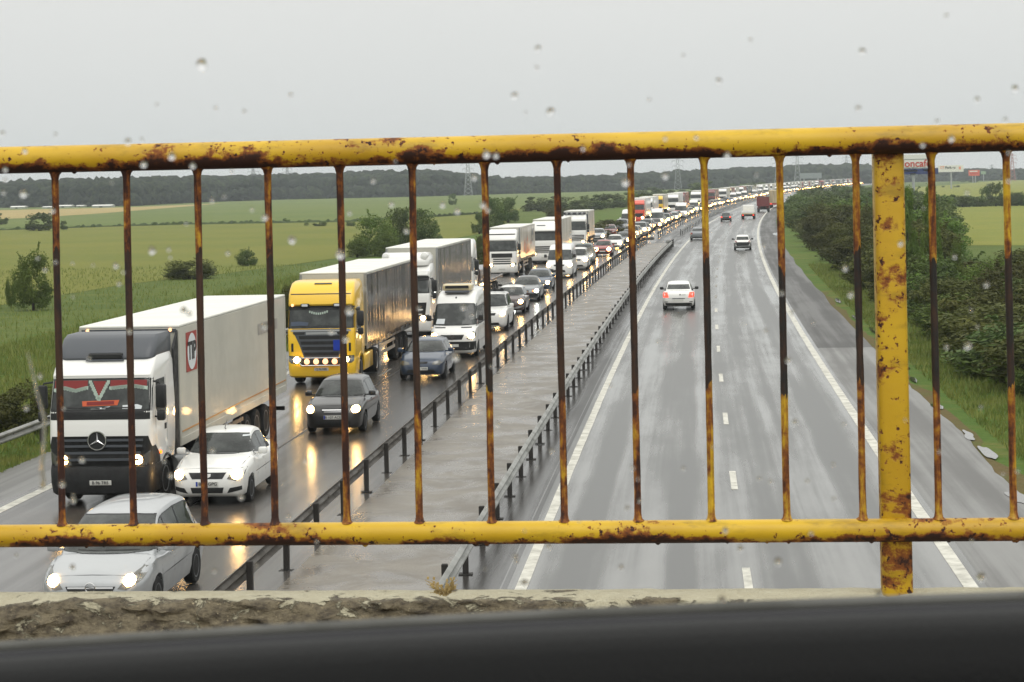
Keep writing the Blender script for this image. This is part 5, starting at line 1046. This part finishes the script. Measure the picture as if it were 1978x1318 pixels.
        b.tube([(-1.08,-4.5,2.22),(-1.08,-.1,2.22)],.035,6); b.tube([(1.08,-4.5,2.22),(1.08,-.1,2.22)],.035,6); b.build('stake_rack','p_white',r); B(r,'rear_bumper','black',-1.05,1.05,-.2,0,.5,.8)
        for s in (1,-1): B(r,'tail_light','taillit',min(s*.75,s*1.0),max(s*.75,s*1.0),-.02,.03,.62,.76)
        wheels(r,(-.9,-5.4))
    def tip(r):
        b=MB(); b.loft([[(-1.1,y,1.15),(1.1,y,1.15),(1.25,y,2.0),(1.25,y,3.05),(-1.25,y,3.05),(-1.25,y,2.0)] for y in (-5.2,0)]); b.build('load_box','p_maroon',r); b=MB()
        for x in (-1.2,-.6,0,.6,1.2): b.box(x-.05,x+.05,-.02,.06,1.2,3.05)
        b.box(-1.27,1.27,-.03,.07,2.95,3.1); b.build('rib','p_maroon',r); B(r,'cab','p_maroon',-1.2,1.2,-7.2,-5.4,.6,2.95,bev=.15); B(r,'chassis','dark',-.5,.5,-6.8,-.1,.7,1.15); B(r,'rear_bumper','black',-1.15,1.15,-.3,-.15,.5,.75)
        for s in (1,-1): B(r,'tail_light','tail',min(s*.8,s*1.1),max(s*.8,s*1.1),-.16,-.1,.78,.92); B(r,'mudflap','black',min(s*.7,s*1.2),max(s*.7,s*1.2),-.5,-.46,.25,.9)
        wheels(r,(-1.2,-2.5,-6.2),1.0,.5)
    def cream(r):
        B(r,'load_box','p_cream',-1.27,1.27,-13,0,1.15,4.0,bev=.03); B(r,'rear_door','tarp_cream',-1.2,1.2,-.01,.03,1.3,3.9); b=MB(); b.box(-.02,.02,.02,.05,1.3,3.9); [b.tube([(x,.05,1.25),(x,.05,3.9)],.03,6) for x in (-.5,.5)]; b.build('door_bar','silver',r); B(r,'rear_bumper','p_red',-1.27,1.27,-.1,.02,.7,1.12); B(r,'chassis','dark',-.5,.5,-12.5,-.2,.7,1.15); B(r,'cab','p_white',-1.22,1.22,-15.6,-13.5,.6,3.6,bev=.15)
        for s in (1,-1): B(r,'tail_light','taillit',min(s*.7,s*1.1),max(s*.7,s*1.1),0,.05,.85,1.0)
        wheels(r,(-1.6,-2.9,-4.2,-14.5),1.0,.5)
    away('white open lorry with a stake rack driving away',flat,1445,352); away('dark red tipper lorry driving away near the edge line',tip,1474,418); away('cream box trailer with red bumper driving away ahead of the tipper',cream,1497,468)
    # ---- the far queue: copies of a few plain vehicles
    protos={}
    def proto(k,f):
        r,_=f(); protos[k]=r; return r
    kw=dict(lod=2,lights='lowfar')
    proto('hatch',lambda:car('car',HATCH,'x far car','car','p_silver',bulb=(.72,.66,.21),**kw)); proto('sedan',lambda:car('car',SEDAN,'x','car','p_silver',bulb=(.72,.62,.21),**kw)); proto('suv',lambda:car('car',SUV,'x','car','p_silver',bulb=(.72,.82,.21),**kw))
    proto('van',lambda:car('van',VAN,'x','van','p_white',bulb=(.78,.95,.2),wtop=2.15,**kw))
    proto('box',lambda:truck('x','lorry',lod=2,lights='lowfar',bulbr=.2)); proto('tarp',lambda:truck('x','lorry',trailer='tarp',side='tarp_white',lod=2,lights='lowfar',bulbr=.2))
    used=set()
    def far(k,lat,Y,paint_,label,group,px=None,trailer=None,scale=None):
        r=protos[k] if k not in used else copy_tree(protos[k]); used.add(k); r['label']=label; r['group']=group
        if group is None: del r['group']
        (put_px(r,px,Y,scale) if px else put(r,lat,Y,scale=scale))
        if k in('box','tarp'):
            for o in r.children:
                n=o.name.split('.')[0]; m=paint_ if n in('cab','bumper') else trailer if n in('curtain','trailer') and trailer else None
                if m: o.material_slots[0].link='OBJECT'; o.material_slots[0].material=M[m]
        else: repaint(r,paint_)
        return r
    far('box',0,335,'p_orange','red lorry cab with rounded roof in the far queue',None,1230,'p_white'); far('box',0,360,'p_white','white lorry tucked close behind the red lorry',None,1247,'p_white'); far('tarp',0,405,'p_yellow','yellow lorry with a pale trailer in the far queue',None,1268,'tarp_white')
    far('box',0,430,'p_white','white lorry ahead of a dark red trailer in the far queue',None,1299,'p_white'); far('tarp',0,452,'p_maroon','dark red curtain lorry behind the white one in the far queue',None,1311,'tarp_red'); far('van',0,372,'p_white','white van beside the yellow lorry in the far queue',None,1316)
    far('box',0,500,'p_white','white lorry near the third bar of the post in the far queue',None,1344,'trailer_white'); far('tarp',0,545,'p_maroon','red topped lorry on the bend of the far queue',None,1372,'tarp_red'); far('tarp',0,590,'p_white','white domed lorry on the bend of the far queue',None,1395,'tarp_white')
    rr=random.Random(11); cols=['p_silver','p_silverdk','p_white','p_darkgrey','p_black','p_bluegrey','p_red','p_beige','p_navy','p_brown']; words=dict(p_silver='silver',p_silverdk='grey',p_white='white',p_darkgrey='dark grey',p_black='black',p_bluegrey='blue grey',p_red='red',p_beige='beige',p_navy='navy blue',p_brown='brown')
    Y=226.0; kinds={'hatch':'hatchback','sedan':'saloon','suv':'off roader','van':'van'}
    while Y<1500:
        k=rr.choice(['hatch','hatch','sedan','sedan','suv','van' if Y>300 else 'suv']); c=rr.choice(cols) if k!='van' else 'p_white'
        z='first stretch' if Y<420 else 'bend' if Y<800 else 'last visible end'
        far(k,-10.2+rr.uniform(-.3,.3),Y,c,f'{words[c]} {kinds[k]} with lit headlights on the {z} of the far queue','far queue of cars in the inner lane'); Y+=rr.uniform(7.5,11)*(1 if Y<500 else 1.35)
    Y=618.0
    while Y<1500:
        if rr.random()<.6:
            k=rr.choice(['box','tarp']); c=rr.choice(['p_white','p_white','p_white','p_red','p_cream','p_bluegrey']); tr=rr.choice(['trailer_white','tarp_white','tarp_red','tarp_cream','tarp_grey']) if k=='tarp' else rr.choice(['trailer_white','p_white'])
            far(k,-13.7,Y,c,f"{dict(p_white='white',p_red='red',p_cream='cream',p_bluegrey='blue grey')[c]} cabbed lorry at the {'bend' if Y<900 else 'far end'} of the lorry queue",'far queue of lorries',None,tr); Y+=rr.uniform(20,30)
        else:
            c=rr.choice(cols); k=rr.choice(['hatch','sedan','suv']); far(k,-13.6,Y,c,f'{words[c]} {kinds[k]} waiting between distant lorries','far cars among the lorries'); Y+=rr.uniform(9,14)
# ================================================================ light, sky, camera
def build_light():
    sc=bpy.context.scene
    w=bpy.data.worlds.new('World'); sc.world=w; w.use_nodes=True; nt=w.node_tree; bg=nt.nodes['Background']
    sky=nt.nodes.new('ShaderNodeTexSky'); sky.sky_type='NISHITA'; sky.sun_disc=False; sky.sun_elevation=math.radians(52); sky.sun_rotation=math.radians(205); sky.air_density=1; sky.dust_density=4
    hs=nt.nodes.new('ShaderNodeHueSaturation'); hs.inputs['Saturation'].default_value=.05; L(nt,sky.outputs[0],hs.inputs['Color'])
    tc=nt.nodes.new('ShaderNodeTexCoord'); mp=nt.nodes.new('ShaderNodeMapping'); mp.inputs['Scale'].default_value=(1,1,3.5); L(nt,tc.outputs['Generated'],mp.inputs[0])
    n=noise(nt,mp.outputs[0],2.3,4,.55,.3)
    # a closed grey cloud layer: paler overhead, soft banks near the horizon
    sx=nt.nodes.new('ShaderNodeSeparateXYZ'); L(nt,tc.outputs['Generated'],sx.inputs[0]); up=ramp(nt,sx.outputs[2],-.02,.16); zen=ramp(nt,sx.outputs[2],.12,.8)
    cl=mixc(nt,up,(7.3,7.5,7.4,1),(8.8,8.85,8.6,1)); cl=mixc(nt,ramp(nt,n,.35,.7,0,.35),cl,(7.6,7.75,7.6,1)); cl=mixc(nt,zen,cl,(15.8,15.7,14.9,1))
    L(nt,mixc(nt,.92,hs.outputs[0],cl),bg.inputs['Color']); bg.inputs['Strength'].default_value=.1
    sd=bpy.data.lights.new('sun','SUN'); sd.energy=1.0; sd.angle=math.radians(45); sd.color=(1,.97,.93); so=bpy.data.objects.new('sun',sd); C.objects.link(so); so.rotation_euler=(math.radians(38),0,math.radians(25))
    cd=bpy.data.cameras.new('camera'); co=bpy.data.objects.new('camera',cd); C.objects.link(co); cd.sensor_fit='HORIZONTAL'; cd.sensor_width=36; cd.lens=36*F/1978; cd.shift_x=0; cd.shift_y=-(659-PY)/1978; cd.clip_start=.05; cd.clip_end=20000
    f=Vector((-math.sin(YAW),math.cos(YAW),0)); r0=Vector((math.cos(YAW),math.sin(YAW),0)); u0=Vector((0,0,1))
    # image axes: e1 along the horizon points up to the right by ROLL
    r=r0*math.cos(ROLL)-u0*math.sin(ROLL); u=u0*math.cos(ROLL)+r0*math.sin(ROLL)
    mt=Matrix((r,u,-f)).transposed().to_4x4(); mt.translation=Vector((0,0,H)); co.matrix_world=mt
    cd.dof.use_dof=True; cd.dof.focus_distance=30; cd.dof.aperture_fstop=45
    sc.camera=co; sc.view_settings.view_transform='Standard'; sc.view_settings.look='None'; sc.view_settings.exposure=0; sc.view_settings.gamma=1
    sc.render.engine='CYCLES'; sc.cycles.use_denoising=True; sc.cycles.max_bounces=6; sc.cycles.glossy_bounces=3; sc.cycles.diffuse_bounces=2; sc.cycles.transmission_bounces=6; sc.cycles.transparent_max_bounces=8; sc.cycles.volume_bounces=0; sc.cycles.caustics_reflective=True; sc.cycles.sample_clamp_indirect=8; sc.cycles.use_light_tree=True
    if HAZE:
        b=MB(); b.box(-3000,3000,-250,2600,-1.5,60); o=b.build('haze','black'); tag(o,'thin grey rain haze lying over the whole plain','haze',kind='stuff')
        m=bpy.data.materials.new('haze'); m.use_nodes=True; nt=m.node_tree; nt.nodes.remove(nt.nodes['Principled BSDF']); v=nt.nodes.new('ShaderNodeVolumePrincipled'); v.inputs['Color'].default_value=(.86,.94,.97,1); v.inputs['Density'].default_value=HAZE; L(nt,v.outputs[0],nt.nodes['Material Output'].inputs['Volume']); o.data.materials[0]=m
HAZE=.0002
build_setting(); build_bridge(); build_guardrails(); build_plants(); build_far(); build_vehicles(); build_light()
